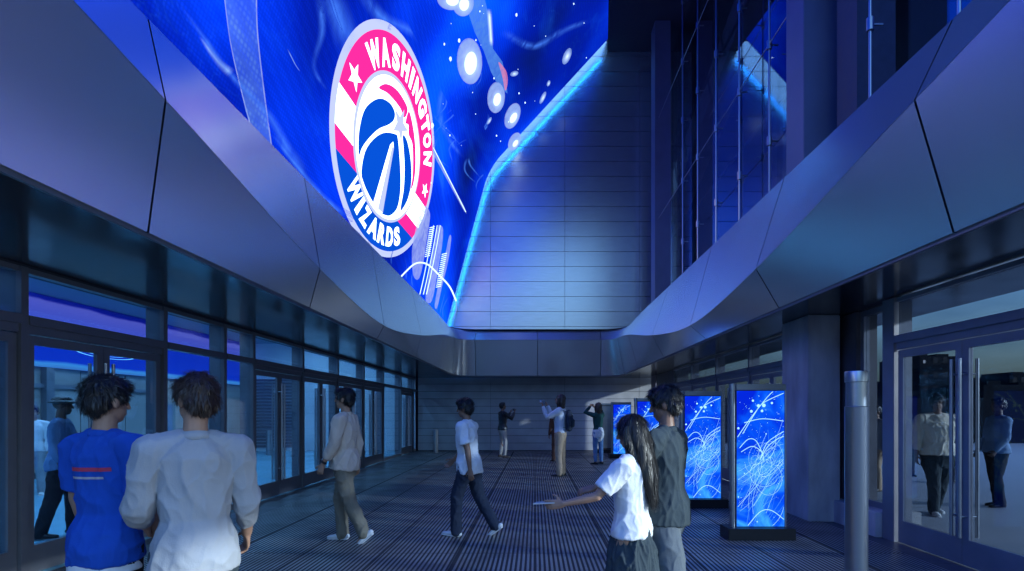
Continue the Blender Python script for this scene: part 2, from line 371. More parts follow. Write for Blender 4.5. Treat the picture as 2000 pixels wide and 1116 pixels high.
def screen_mat():
    m = bpy.data.materials.new('LED picture'); m.use_nodes = True; t = m.node_tree; t.nodes.clear()
    tc = t.nodes.new('ShaderNodeTexCoord')
    def nz(scale, st, det=5, dist=0, rot=(0, 0, 0)):
        mp = t.nodes.new('ShaderNodeMapping'); mp.inputs['Scale'].default_value = st; mp.inputs['Rotation'].default_value = rot; t.links.new(tc.outputs['Object'], mp.inputs[0])
        n = t.nodes.new('ShaderNodeTexNoise'); n.inputs['Scale'].default_value = scale; n.inputs['Detail'].default_value = det; n.inputs['Distortion'].default_value = dist
        t.links.new(mp.outputs[0], n.inputs['Vector']); return n.outputs['Fac']
    def ramp(src, stops):
        r = t.nodes.new('ShaderNodeValToRGB'); e = r.color_ramp.elements
        while len(e) < len(stops): e.new(.5)
        for i, (p, c) in enumerate(stops): e[i].position = p; e[i].color = (*c, 1)
        t.links.new(src, r.inputs[0]); return r.outputs[0]
    def mix(bt, f, a, b):
        x = t.nodes.new('ShaderNodeMixRGB'); x.blend_type = bt
        for i, v in enumerate((f, a, b)):
            if isinstance(v, (int, float)): x.inputs[i].default_value = v
            else: t.links.new(v, x.inputs[i])
        return x.outputs[0]
    base = ramp(nz(.17, (1, 1, 1), 2), [(.34, (.0016, .007, .09)), (.44, (.0006, .009, .28)), (.54, (.0008, .028, .60)), (.68, (.002, .11, 1.0))])
    smoke = ramp(nz(.42, (1, .55, 1), 7, 1.4), [(.50, (0, 0, 0)), (.64, (.001, .012, .06)), (.82, (.012, .08, .2))])
    wisp = ramp(nz(.8, (1, .5, .5), 9, 3.2), [(.485, (0, 0, 0)), (.5, (.008, .05, .15)), (.515, (0, 0, 0))])
    msk = ramp(nz(.22, (1, 1, 1), 2), [(.44, (0, 0, 0)), (.6, (1, 1, 1))])
    c = mix('ADD', 1, base, smoke); w = mix('MULTIPLY', 1, wisp, msk); c = mix('ADD', .15, c, w)
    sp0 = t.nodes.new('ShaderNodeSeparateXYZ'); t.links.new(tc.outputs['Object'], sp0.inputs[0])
    mr0 = t.nodes.new('ShaderNodeMapRange'); mr0.inputs[1].default_value = -17; mr0.inputs[2].default_value = -20; t.links.new(sp0.outputs['Y'], mr0.inputs[0])   # pale blotches added overhead out of view to light the back wall and fascia
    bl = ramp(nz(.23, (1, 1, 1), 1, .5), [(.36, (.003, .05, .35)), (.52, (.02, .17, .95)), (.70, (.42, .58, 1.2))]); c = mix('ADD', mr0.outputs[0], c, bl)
    # darker picture towards the far corner and the folded soffit part
    sp = t.nodes.new('ShaderNodeSeparateXYZ'); t.links.new(tc.outputs['Object'], sp.inputs[0])
    mr = t.nodes.new('ShaderNodeMapRange'); mr.inputs[1].default_value = -1.2; mr.inputs[2].default_value = 2.6; mr.inputs[3].default_value = 1; mr.inputs[4].default_value = .8
    t.links.new(sp.outputs['X'], mr.inputs[0]); c = mix('MULTIPLY', 1, c, mr.outputs[0])
    # fine LED pitch
    vo = t.nodes.new('ShaderNodeTexVoronoi'); vo.inputs['Scale'].default_value = 16; vo.inputs['Randomness'].default_value = 0; t.links.new(tc.outputs['Object'], vo.inputs['Vector'])
    lp = ramp(vo.outputs['Distance'], [(.2, (1.12, 1.12, 1.12)), (.6, (.86, .86, .86))]); c = mix('MULTIPLY', 1, c, lp)
    e = t.nodes.new('ShaderNodeEmission'); t.links.new(c, e.inputs[0]); e.inputs[1].default_value = .95
    o = t.nodes.new('ShaderNodeOutputMaterial'); t.links.new(e.outputs[0], o.inputs[0]); return m

def veil(name, col, strength=1, lo=.3, hi=.9, nscale=3, st=(1, 1, 1), dots=False, soft=False):
    """a translucent picture element of the display: emission let through by a noise"""
    m = bpy.data.materials.new(name); m.use_nodes = True; t = m.node_tree; t.nodes.clear()
    tc = t.nodes.new('ShaderNodeTexCoord'); mp = t.nodes.new('ShaderNodeMapping'); mp.inputs['Scale'].default_value = st; t.links.new(tc.outputs['Object'], mp.inputs[0])
    n = t.nodes.new('ShaderNodeTexNoise'); n.inputs['Scale'].default_value = nscale; n.inputs['Detail'].default_value = 8; n.inputs['Distortion'].default_value = .8; t.links.new(mp.outputs[0], n.inputs['Vector'])
    r = t.nodes.new('ShaderNodeMapRange'); r.inputs[1].default_value = .35; r.inputs[2].default_value = .68; r.inputs[3].default_value = lo; r.inputs[4].default_value = hi; t.links.new(n.outputs['Fac'], r.inputs[0])
    fac = r.outputs[0]
    if dots:
        vo = t.nodes.new('ShaderNodeTexVoronoi'); vo.inputs['Scale'].default_value = 11; vo.inputs['Randomness'].default_value = 0; t.links.new(tc.outputs['Object'], vo.inputs['Vector'])
        r3 = t.nodes.new('ShaderNodeMapRange'); r3.inputs[1].default_value = .15; r3.inputs[2].default_value = .5; r3.inputs[3].default_value = 1; r3.inputs[4].default_value = .55; t.links.new(vo.outputs['Distance'], r3.inputs[0])
        mm = t.nodes.new('ShaderNodeMath'); mm.operation = 'MULTIPLY'; t.links.new(fac, mm.inputs[0]); t.links.new(r3.outputs[0], mm.inputs[1]); fac = mm.outputs[0]
    if soft:
        at = t.nodes.new('ShaderNodeAttribute'); at.attribute_name = 'soft'; sm_ = t.nodes.new('ShaderNodeMath'); sm_.operation = 'POWER'; sm_.inputs[1].default_value = 1.6
        m5 = t.nodes.new('ShaderNodeMath'); m5.operation = 'MULTIPLY'; t.links.new(at.outputs['Fac'], sm_.inputs[0]); t.links.new(fac, m5.inputs[0]); t.links.new(sm_.outputs[0], m5.inputs[1]); fac = m5.outputs[0]
    e = t.nodes.new('ShaderNodeEmission'); e.inputs[0].default_value = (*col, 1); e.inputs[1].default_value = strength
    tr = t.nodes.new('ShaderNodeBsdfTransparent'); mx = t.nodes.new('ShaderNodeMixShader'); o = t.nodes.new('ShaderNodeOutputMaterial')
    t.links.new(fac, mx.inputs[0]); t.links.new(tr.outputs[0], mx.inputs[1]); t.links.new(e.outputs[0], mx.inputs[2]); t.links.new(mx.outputs[0], o.inputs[0]); return m

def smooth_loop(pts, n=6, closed=True):
    out = []; N = len(pts)
    for i in range(N if closed else N - 1):
        g = lambda k: np.array(pts[(k) % N] if closed else pts[min(max(k, 0), N - 1)], float)
        p0, p1, p2, p3 = g(i - 1), g(i), g(i + 1), g(i + 2)
        for k in range(n):
            t = k / n; out.append(tuple(.5 * (2 * p1 + (p2 - p0) * t + (2 * p0 - 5 * p1 + 4 * p2 - p3) * t * t + (3 * p1 - p0 - 3 * p2 + p3) * t ** 3)))
    if not closed: out.append(tuple(pts[-1]))
    return out

def screen():
    A3, B3, C3 = _A.copy(), _B.copy(), _C.copy()
    lowA = _A + (_A - _B) / np.linalg.norm(_A - _B) * 1.7
    u1 = (_A - _B) / np.linalg.norm(_A - _B); u2 = (_C - _B) / np.linalg.norm(_C - _B)
    r = .75; prof = [lowA]
    nrm_pts = []
    p0, p2 = _B + u1 * r, _B + u2 * r
    for k in range(9):
        t = k / 8; nrm_pts.append((1 - t) ** 2 * p0 + 2 * t * (1 - t) * _B + t * t * p2)
    prof += nrm_pts + [_C]
    root = empty('led_screen', tuple(ORI + _A), label='giant folded LED screen leaning over the passage, showing a round basketball emblem', cat='screen')
    off = root.location; Ln = 34.0  # lengthened behind the camera so the back wall reflects it
    m = MB(off); ny = 26; vv = []
    for j in range(ny + 1):
        for p in prof: vv.append(Vector(ORI + p - _D * (.5 + Ln * j / ny)))
    w = len(prof); m.add(vv, [(j * w + i, j * w + i + 1, (j + 1) * w + i + 1, (j + 1) * w + i) for j in range(ny) for i in range(w - 1)])
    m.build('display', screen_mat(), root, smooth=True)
    # casing: a second skin .3 m behind, with a lip round the edges
    n1o, n2o = -toward(_n1, _A), -toward(_n2, _B)
    outp = [p + (n1o if i < 5 else n2o) * .3 for i, p in enumerate(prof)]
    m = MB(off); loop = prof[::1] + outp[::-1]; k = len(loop); vv = []
    for j in (0, 1):
        for i, p in enumerate(loop):
            q = p + (n1o if i < 5 or i > k - 6 else n2o) * .01
            vv.append(Vector(ORI + q + _D * (-.47 if j == 0 else -Ln - .52)))
    m.add(vv, [(i, (i + 1) % k, k + (i + 1) % k, k + i) for i in range(k) if i >= w - 1])
    cap = [(i, i + 1, k - 2 - i, k - 1 - i) for i in range(w - 1)]
    m.add(vv, cap + [tuple(x + k for x in c) for c in cap])
    m.build('casing', M['casing'], root)
    # cyan light strip along the far edge
    m = MB(off)
    pe = [p + toward(_n1, _A) * .0 for p in prof]
    def hid(i):
        f = min(max((i - 1) / (len(pe) - 3), 0), 1); nn = toward(_n1, _A) * (1 - f) + toward(_n2, _B) * f; nn /= np.linalg.norm(nn)
        return ORI + pe[i] - nn * .17 - _D * .432
    for i in range(len(pe) - 1): m.cyl(hid(i), hid(i + 1), .014, 8)
    m.build('edge_light', M['edge'], root)
    # ---- emblem
    Wt = glow('led white', (.62, .80, 1.0), 1.8); Pk = glow('led pink', (.60, .014, .19), 1.0); Bl = glow('led blue', (.001, .045, .36), 1.0); Si = glow('led silver', (.30, .34, .55), 1.0)
    emb = MB(off).poly([logo_pt(math.cos(a), math.sin(a), 1) for a in np.linspace(0, 2 * math.pi, 97)[:-1]]).build('emblem', Si, root)
    eo = empty  # noqa
    def lp(name, pts2, lay, mt): 
        return MB(off).poly([logo_pt(u, v, lay) for u, v in pts2]).build(name, mt, root)
    # coloured band clipped by horizontals
    def arc(r, a0, a1, n=48): return [(r * math.cos(a0 + (a1 - a0) * k / n), r * math.sin(a0 + (a1 - a0) * k / n)) for k in range(n + 1)]
    r0, r1 = .60, .935
    def sector(v, up):
        ao, ai = math.asin(v / r1), math.asin(v / r0)
        if up: return arc(r1, ao, math.pi - ao, 80) + arc(r0, math.pi - ai, ai, 80)
        return arc(r1, -math.pi - ao, ao, 80) + arc(r0, ai, -math.pi - ai, 80)
    lp('emblem_band', sector(-.045, True), 2, Pk); lp('emblem_band', sector(-.495, False), 2, Bl)
    for v0, v1, mt in ((-.335, -.045, Wt), (-.495, -.335, Pk)):
        for sg in (1, -1):
            pts = [(sg * x, y) for x, y in arc(r1, math.asin(v0 / r1), math.asin(v1 / r1), 12) + arc(r0, math.asin(v1 / r0), math.asin(v0 / r0), 12)]
            lp('emblem_band', pts, 2, mt)
    cx, cy = -.04, -.015
    def circ(r, n=72): return [(cx + r * math.cos(a), cy + r * math.sin(a)) for a in np.linspace(0, 2 * math.pi, n + 1)[:-1]]
    lp('emblem_ring', circ(.645), 3, Si); lp('emblem_ball', circ(.615), 4, Wt)
    lp('emblem_crescent', smooth_loop([(-.47, .30), (-.40, .40), (-.27, .48), (-.12, .52), (.04, .51), (.02, .40), (-.10, .415), (-.32, .37)], 5), 5, Pk)
    lp('emblem_crescent', smooth_loop([(.07, .51), (.20, .46), (.34, .34), (.46, .16), (.50, .0), (.47, -.08), (.44, .05), (.36, .20), (.27, .31), (.17, .33), (.12, .40), (.06, .38)], 4), 5, Pk)
    lp('emblem_ball_panel', smooth_loop([(-.51, -.36), (-.58, -.21), (-.59, -.02), (-.52, .13), (-.4, .26), (-.25, .33), (-.15, .32), (-.14, .25), (-.21, .15), (-.33, .02), (-.43, -.14), (-.49, -.27)], 5), 5, Bl)
    lp('emblem_ball_panel', smooth_loop([(-.42, -.46), (-.44, -.28), (-.37, -.11), (-.24, .05), (-.06, .17), (0, .17), (.10, .06), (.22, -.1), (.29, -.25), (.30, -.4), (.21, -.53), (.10, -.585), (.02, -.60), (-.12, -.59), (-.25, -.56), (-.35, -.52)], 5), 5, Bl)
    lp('emblem_ball_panel', smooth_loop([(.07, .25), (.15, .27), (.27, .21), (.39, .09), (.46, -.06), (.46, -.22), (.39, -.38), (.36, -.34), (.33, -.16), (.24, .03), (.14, .16)], 5), 5, Bl)
    lp('emblem_obelisk', [(-.105, .03), (-.07, .085), (-.04, .05), (.05, -.60), (-.14, -.60)], 6, Wt)
    lp('emblem_obelisk', [(-.075, .03), (-.04, .045), (.05, -.59), (-.05, -.60)], 7, Si)
    def star(cu, cv, r, rot=90, lay=6):
        return [(cu + (r if i % 2 == 0 else r * .42) * math.cos(R(rot + 36 * i)), cv + (r if i % 2 == 0 else r * .42) * math.sin(R(rot + 36 * i))) for i in range(10)]
    lp('emblem_star', star(-.03, .29, .16), 7, Si)
    lp('emblem_star', star(-.79, .13, .105), 4, Wt); lp('emblem_star', star(.79, .10, .085), 4, Wt)
    # lettering
    def glyph(ch):
        cu = bpy.data.curves.new('glyph', 'FONT'); cu.body = ch; cu.size = 1; cu.offset = .05; cu.resolution_u = 3
        ob = bpy.data.objects.new('glyph', cu); COL.objects.link(ob)
        dg = bpy.context.evaluated_depsgraph_get(); me = bpy.data.meshes.new_from_object(ob.evaluated_get(dg))
        V = np.array([v.co[:] for v in me.vertices]); Fs = [tuple(p.vertices) for p in me.polygons]
        bpy.data.objects.remove(ob); bpy.data.curves.remove(cu); bpy.data.meshes.remove(me)
        V[:, 0] = (V[:, 0] - V[:, 0].min()) / (np.ptp(V[:, 0])) - .5; V[:, 1] = (V[:, 1] - V[:, 1].min()) / np.ptp(V[:, 1]) - .5
        return V, Fs
    cache = {}
    def word(txt, angs, r, h, inward, wid):
        for ch, a, wd in zip(txt, angs, wid):
            if ch not in cache: cache[ch] = glyph(ch)
            V, Fs = cache[ch]; vv = []
            for x, y, _ in V:
                if inward: rr = r - y * h; th = R(a) + x * wd / r
                else: rr = r + y * h; th = R(a) - x * wd / r
                vv.append(logo_pt(rr * math.cos(th), rr * math.sin(th), 4))
            MB(off).add(vv, Fs).build('letter', Wt, root)
    word('WASHINGTON', [143.5, 129, 115, 101.5, 91, 80.5, 67.5, 55.5, 44.5, 31.5], .785, .20, False, [.20, .165, .14, .145, .055, .145, .15, .135, .14, .14])
    word('WIZARDS', [-124, -113.5, -104, -91.5, -79, -67, -55.5], .785, .20, True, [.21, .055, .13, .16, .14, .14, .13])
    # ---- the picture round the emblem
    pale = veil('led pale', (.16, .36, .95), .5, .35, .85, 1.2, dots=True); ghost = veil('led ghost', (.06, .22, .95), .6, .15, .9, 2.0, (1, 1, .3), soft=True)
    halo = veil('led halo', (.55, .70, 1.0), .9, .8, 1.0, 3, soft=True); bub = veil('led bubble', (.30, .48, .95), .5, .45, .75, 5); wht = glow('led core', (.55, .75, 1.0), .95); lav = veil('led lavender', (.33, .42, .92), .5, .55, .95, 4)
    wispm = veil('led streak', (.35, .60, 1.0), .6, .35, 1.0, 2.5, (1, 1, 1), soft=True)
    def shp(name, pts, lay, mt, sm=False):
        if sm: pts = smooth_loop(pts, 5)
        return MB(off).poly([on_screen(x, y, lay) for x, y in pts]).build(name, mt, root)
    def line(name, pts, w0, w1, lay, mt, sm=True):
        if sm: pts = smooth_loop(pts, 8, False)
        a = np.array(pts, float); tn = np.gradient(a, axis=0); tn /= np.linalg.norm(tn, axis=1)[:, None] + 1e-9; nr = np.c_[-tn[:, 1], tn[:, 0]]
        q = MB(off); N = len(a); ws = np.linspace(w0, w1, N) / 2
        Lp = [on_screen(*(a[i] + nr[i] * ws[i]), lay) for i in range(N)]; Rp = [on_screen(*(a[i] - nr[i] * ws[i]), lay) for i in range(N)]
        sf = []
        for i in range(N - 1):
            Ca, Cb = (Lp[i] + Rp[i]) / 2, (Lp[i + 1] + Rp[i + 1]) / 2; ea, eb = min(1, 5 * min(i, N - 1 - i) / N), min(1, 5 * min(i + 1, N - 2 - i) / N)
            q.quad(Lp[i], Lp[i + 1], Cb, Ca); q.quad(Ca, Cb, Rp[i + 1], Rp[i]); sf += [0, 0, eb, ea, ea, eb, 0, 0]
        o_ = q.build(name, mt, root); at = o_.data.attributes.new('soft', 'FLOAT', 'POINT'); at.data.foreach_set('value', sf); return o_
    shp('ribbon', [(432, -30), (436, 0), (452, 95), (478, 215), (492, 260), (530, 300), (519, 220), (502, 90), (498, -30)], 1, pale)
    line('ribbon_edge', [(498, -30), (500, 60), (512, 170), (530, 300)], 2.5, 2.5, 2, lav)
    line('ribbon_edge', [(433, -30), (447, 80), (472, 190), (500, 290)], 2, 2, 2, lav)
    line('streak', [(350, 10), (400, 80), (452, 150), (520, 222), (560, 290), (600, 345)], 10, 30, 2, ghost)
    line('streak', [(385, 70), (420, 118), (450, 145)], 6, 26, 3, wispm)
    line('streak', [(530, 260), (575, 320), (640, 395), (690, 430)], 10, 22, 1, ghost)
    line('streak', [(560, 330), (600, 372), (630, 400)], 4, 14, 2, wispm)
    line('streak', [(640, -30), (670, 60), (690, 120)], 60, 60, 1, ghost)
    line('streak', [(700, -30), (740, 30), (800, 60), (860, 110)], 40, 20, 1, ghost)
    line('streak', [(868, 160), (858, 220), (875, 270), (905, 310)], 20, 10, 1, ghost)
    line('streak', [(980, 60), (1040, 90), (1100, 60), (1150, 40)], 24, 12, 1, ghost)
    line('streak', [(620, 420), (660, 450), (700, 470)], 40, 30, 1, ghost)
    line('streak', [(620, -20), (628, 60), (612, 130), (640, 180)], 26, 8, 1, ghost)
    line('streak', [(640, -20), (655, 30), (668, 60)], 10, 2, 1, ghost)
    line('streak', [(560, 95), (575, 125), (585, 140)], 3, 2, 1, wispm)
    halo = veil('led halo', (.55, .70, 1.0), .9, .8, 1.0, 3, soft=True)
    # limb-like ribbon and drops, upper right
    shp('ribbon', [(902, -30), (912, 20), (926, 62), (944, 100), (958, 140), (975, 172), (990, 182), (987, 150), (980, 120), (962, 95), (956, 40), (946, 0), (930, -30)], 2, veil('led azure', (.09, .28, .85), .5, .6, .9, 4), sm=False)
    line('ribbon_edge', [(953, 15), (956, 55), (958, 90)], 12, 10, 3, halo)
    shp('ribbon', [(972, 120), (980, 150), (985, 176), (990, 160), (987, 138)], 3, veil('led rose', (.8, .25, .45), .5, .5, .9, 6), sm=True)
    def disc(cx_, cy_, rx, ry, rot, lay, mt, name='drop'):
        c, s = math.cos(R(rot)), math.sin(R(rot))
        pts = [(cx_ + rx * math.cos(a) * c - ry * math.sin(a) * s, cy_ + rx * math.cos(a) * s + ry * math.sin(a) * c) for a in np.linspace(0, 2 * math.pi, 33)[:-1]]
        o_ = MB(off); cc = on_screen(cx_, cy_, lay); ring = [on_screen(x, y, lay) for x, y in pts]; o_.add([cc] + ring, [(0, 1 + i, 1 + (i + 1) % 32) for i in range(32)])
        o_ = o_.build(name, mt, root); at = o_.data.attributes.new('soft', 'FLOAT', 'POINT'); at.data.foreach_set('value', [1.0] + [0.0] * 32); return o_
    for cx_, cy_, rx, ry, rot, k in ((916, 119, 23, 43, -3, .66), (968, 190, 16, 29, 4, .55), (1000, 226, 13, 25, 20, .55), (1004, 276, 10, 18, 25, .5), (880, -4, 26, 22, 0, .6), (903, 4, 20, 26, 0, .6)):
        disc(cx_, cy_, rx * 1.07, ry * 1.05, rot, 2, lav); disc(cx_, cy_, rx, ry, rot, 3, bub); disc(cx_ + 1, cy_ + 3, rx * k * .8, ry * k * .8, rot + 8, 4, wht, 'drop_highlight'); disc(cx_ + 1, cy_ + 3, rx * k * 1.45, ry * k * 1.4, rot, 5, halo, 'drop_halo')
    for cx_, cy_, rx, ry, rot in ((1106, 109, 7, 17, 22), (1059, 190, 4, 13, 25), (1003, 143, 8, 5, -20), (954, 235, 3, 8, 30), (1070, 162, 3, 6, 20)): disc(cx_, cy_, rx, ry, rot, 3, bub); disc(cx_, cy_, rx * .95, ry * .95, rot, 4, halo, 'drop_highlight')
    q = MB(off)
    rr = random.Random(3)
    for k in range(40):
        x = rr.uniform(850, 1150); y = rr.uniform(0, 330)
        if x > 960 + (340 - y) * .85: continue
        s = rr.choice([.6, .8, 1, 1.6]) ; pts = [on_screen(x + s * .8 * math.cos(a), y + s * 1.3 * math.sin(a), 3) for a in np.linspace(0, 2 * math.pi, 7)[:-1]]; q.poly(pts)
    for x, y, s in ((842, 245, 4), (878, 114, 3.4), (852, 77, 2.4), (895, 78, 3), (866, 85, 2), (834, 90, 2), (1007, 28, 2.5), (840, 357, 1.4)): q.poly([on_screen(x + s * .75 * math.cos(a), y + s * 1.4 * math.sin(a), 3) for a in np.linspace(0, 2 * math.pi, 10)[:-1]])
    q.build('sparkle', wht, root)
    # lance, waves, hoop of scribbles lower right
    shp('lance', [(841, 282), (846, 290), (906, 405), (910, 418), (903, 408), (844, 300)], 2, lav); line('streak', [(844, 288), (908, 414)], 1.5, 1.5, 3, wht, sm=False)
    for k in range(16):
        x0 = rr.uniform(845, 960); y0 = rr.uniform(150, 380); a = rr.uniform(-.6, .9)
        pts = [(x0 + t * 60 * math.sin(a) + 14 * math.sin(t * 4 + k), y0 - t * 70 * math.cos(a)) for t in np.linspace(0, 1, 6)]
        pts = [(x, y) for x, y in pts if x < 960 + (340 - y) * .8]
        if len(pts) > 3: line('streak', pts, 2.5, 7, 1, ghost)
    shp('fin', [(803, 498), (806, 470), (815, 430), (826, 402), (837, 412), (838, 430), (832, 470), (824, 520), (816, 545), (806, 538)], 2, lav, True)
    shp('fin', [(830, 585), (836, 540), (846, 480), (853, 445), (858, 440), (864, 448), (862, 480), (852, 540), (842, 588)], 2, lav, True)
    shp('fin', [(848, 596), (856, 550), (868, 500), (876, 462), (880, 466), (874, 510), (862, 560), (853, 600)], 2, lav, True)
    for dx in (0, 7, 13): line('fin_edge', [(818 + dx, 575), (826 + dx, 540), (838 + dx, 480), (845 + dx, 440)], 1.6, 1.2, 3, wht)
    q = MB(off)
    for (xa, ya, xb, yb, n) in ((832, 500, 842, 440, 15), (854, 560, 866, 492, 17)):
        for k in range(n):
            t = k / n; x = xa + (xb - xa) * t; y = ya + (yb - ya) * t
            q.quad(on_screen(x - 5, y, 4), on_screen(x + 5, y - 2.5, 4), on_screen(x + 5, y - .7, 4), on_screen(x - 5, y + 1.6, 4))
    q.build('lattice', wht, root)
    line('arc_line', [(770, 552), (790, 530), (810, 514), (832, 516), (856, 538), (876, 560), (889, 588)], 3, 3, 4, wht)
    line('arc_line', [(889, 590), (888, 610), (878, 628)], 2, 1, 4, lav)
    for k in range(14):
        x0 = rr.uniform(760, 870); y0 = x0 * 1.02 - 260
        line('streak', [(x0, y0), (x0 + rr.uniform(-4, 6), y0 - 20), (x0 + rr.uniform(-2, 14), y0 - 45)], 4, 1, 1, ghost)
    line('streak', [(722, 478), (716, 450), (712, 430)], 6, 1, 1, wispm)
screen()

# dark ceiling over the slot beside the screen, and a hanging beam
c_ = tag(MB().add([(3.0, BW - .05, 16.62), (-.2, -3, 16.62), (5.9, -3, 16.62), (5.9, BW - .05, 16.62), (3.0, BW - .05, 17.1), (-.2, -3, 17.1), (5.9, -3, 17.1), (5.9, BW - .05, 17.1)], [(0, 1, 2, 3), (7, 6, 5, 4), (0, 4, 5, 1), (1, 5, 6, 2), (2, 6, 7, 3), (3, 7, 4, 0)]).build('ceiling', M['dark']), kind='structure')
def hang():
    a = MB().bar(P(1243, 70, 22.0), P(1262, -60, 19.5), .38, .38).build('roof_beam', M['truss'])
    tag(a, label='stub of dark roof beam high up at the top of the clad wall', cat='beam')
hang()

# ------------------------------------------------------------------ shopfront bays
def bay(side, X, y0, y1, kind, label, cat, group, zt=EYE + 1.41, zh=EYE + .9, fin=.22, gl=None, fr=None, split=2, post=.075):
    """side -1: facade on the left (interior towards -X); +1 right. kind 'door' or 'fixed' """
    gl = gl or M['gl_left']; fr = fr or M['frame']
    root = empty('glazed_door_bay' if kind == 'door' else 'glazed_window_bay', (X, y0, 0), label=label, cat=cat, group=group); off = root.location
    s = side; a, b = y0 + post, y1
    MB(off).box(X - s * .02, X + s * fin, y0, a, .001, zt).build('mullion', fr, root)
    MB(off).box(X - s * .035, X + s * .09, a, b, zh - .045, zh + .045).build('header', fr, root)
    MB(off).box(X, X + s * .08, a, b, zt - .05, zt).build('head_rail', fr, root)
    MB(off).box(X + s * .03, X + s * .038, a, b, zh + .045, zt - .05).build('transom_pane', gl, root)
    if kind == 'door':
        mid = (a + b) / 2
        MB(off).box(X, X + s * .08, a, b, zh - .13, zh - .045).build('door_head', fr, root)
        for q, (l0, l1) in enumerate(((a + .01, mid - .004), (mid + .004, b - .01))):
            leaf = MB(off); z0 = .012; z1 = zh - .14; st = .085; x0, x1 = X + s * .015, X + s * .06
            leaf.box(x0, x1, l0, l0 + st, z0, z1); leaf.box(x0, x1, l1 - st, l1, z0, z1)
            leaf.box(x0, x1, l0 + st, l1 - st, z0, z0 + .27); leaf.box(x0, x1, l0 + st, l1 - st, z1 - .09, z1)
            lo = leaf.build('door_leaf', fr, root)
            pn = MB(off).box(X + s * .034, X + s * .042, l0 + st, l1 - st, z0 + .27, z1 - .09).build('glass_pane', gl, lo)
            hy = l1 - .05 if q == 0 else l0 + .05
            h = MB(off)
            for sx in (-s * .055, s * .13):
                h.cyl((X + sx, hy, .30), (X + sx, hy, 2.16), .017, 12)
            for z in (.52, 2.0): h.cyl((X - s * .055, hy, z), (X + s * .13, hy, z), .011, 10)
            h.build('pull_handle', M['steeld'], lo, smooth='auto')
    else:
        MB(off).box(X, X + s * .08, a, b, .001, .10).build('sill_rail', fr, root)
        MB(off).box(X + s * .03, X + s * .038, a, b, .10, zh - .045).build('glass_pane', gl, root)
    return root
gL = 'glazed bays of the left shopfront'
left = [(-1.0, 1.2, 'door', 'double glass doors level with the viewer on the left, mostly out of frame'),
        (1.2, 3.2, 'door', 'double glass doors at the very left edge, nearest the viewer'),
        (3.2, 5.16, 'door', 'glass doors cut by the left edge of the photo, left of the brimmed hat man'),
        (5.16, 7.14, 'door', 'wide double glass doors with the man in a brimmed hat behind them'),
        (7.14, 8.53, 'fixed', 'dim fixed glass panel right above the man in the pale grey shirt'),
        (8.53, 9.41, 'fixed', 'narrow fixed glass panel left of the doors with louvres showing behind'),
        (9.41, 11.42, 'door', 'double glass doors with a louvred wall showing behind the left leaf'),
        (11.42, 13.46, 'door', 'double glass doors just left of the man in the beige sweater'),
        (13.46, 15.5, 'door', 'double glass doors behind the head and back of the man in the beige sweater'),
        (15.5, 17.5, 'door', 'bright double glass doors just right of the man in the beige sweater'),
        (17.5, 19.8, 'fixed', 'dark fixed glass panel between the lit doors and the farthest left door'),
        (19.8, 21.8, 'door', 'farthest double doors of the left shopfront, near the clad end wall'),
        (21.8, 22.38, 'fixed', 'sliver of fixed glass touching the clad end wall on the left')]
for y0, y1, k, lb in left[1:]:
    bay(-1, -4.95, y0, y1, k, lb, 'doors' if k == 'door' else 'window', gL)
# bulkhead above left shopfront, threshold
tag(MB().box(-5.3, -4.96, -3, 22.36, EYE + 1.415, 4.85).build('bulkhead', M['dark']), label='dark bulkhead wall over the left shopfront above the soffit line', cat='wall')

gR = 'glazed bays of the right shopfront'
G2, F2 = M['gl_right'], M['frame2']
bay(1, 4.45, 2.5, 4.55, 'door', 'glass doors past the right edge of the photo, nearest the viewer', 'doors', gR, gl=G2, fr=F2)
bay(1, 4.45, 4.55, 6.62, 'door', 'wide double glass doors at right with the man in the cream sweater beyond', 'doors', gR, gl=G2, fr=F2)
rp = [(9.2, 11.25, 'double doors in the right shopfront directly behind the nearest glowing totem'),
      (11.25, 13.3, 'double doors in the right shopfront above the second nearest glowing totem'),
      (13.3, 15.4, 'double doors showing between the tall man in dark clothes and the second nearest totem'),
      (15.4, 17.5, 'farthest double doors of the right shopfront beside the tall column')]
for y0, y1, lb in rp: bay(1, 4.5, y0, y1, 'door', lb, 'doors', gR, gl=G2, fr=F2, fin=.2)
# wide corner post between doors and side window, side window with stone pier
tag(MB().box(4.43, 4.66, 6.64, 6.86, 0, EYE + 1.42).build('corner_post', F2, bevel=.004), label='wide metal corner post beside the right double doors', cat='post')
def side_window():
    root = empty('side_window', (4.62, 6.86, 0), label='narrow tall window between the concrete pillar and the right doors', cat='window'); off = root.location
    m = MB(off); m.box(4.6, 4.68, 6.87, 6.93, .3, EYE + 1.42).box(4.6, 4.68, 7.52, 7.6, .3, EYE + 1.42).box(4.6, 4.68, 6.93, 7.52, .3, .40); m.box(4.6, 4.68, 6.93, 7.52, EYE + 1.34, EYE + 1.42); m.build('window_frame', F2, root)
    MB(off).box(4.63, 4.64, 6.93, 7.52, .4, EYE + 1.34).build('glass_pane', G2, root)
side_window()
tag(MB().box(4.55, 4.85, 7.62, 7.98, .3, EYE + 1.42).box(4.60, 4.80, 7.98, 9.2, 0, EYE + 1.42).build('stone_pier', mat('dark stone', (.09, .09, .11), .6, noise_amt=.3, nscale=4)), label='dark stone pier between the concrete pillar and the narrow window', cat='pier')
tag(MB().box(4.36, 4.95, 6.88, 8.05, 0, .32).build('plinth_block', M['concrete'], bevel=.008), label='low concrete plinth block under the narrow right window', cat='plinth')
tag(MB().box(3.99, 4.46, 7.85, 8.69, 0, EYE + 1.425).build('concrete_pillar', M['concrete'], bevel=.012), label='square concrete pillar with pitted faces right of the nearest glowing totem', cat='pillar')
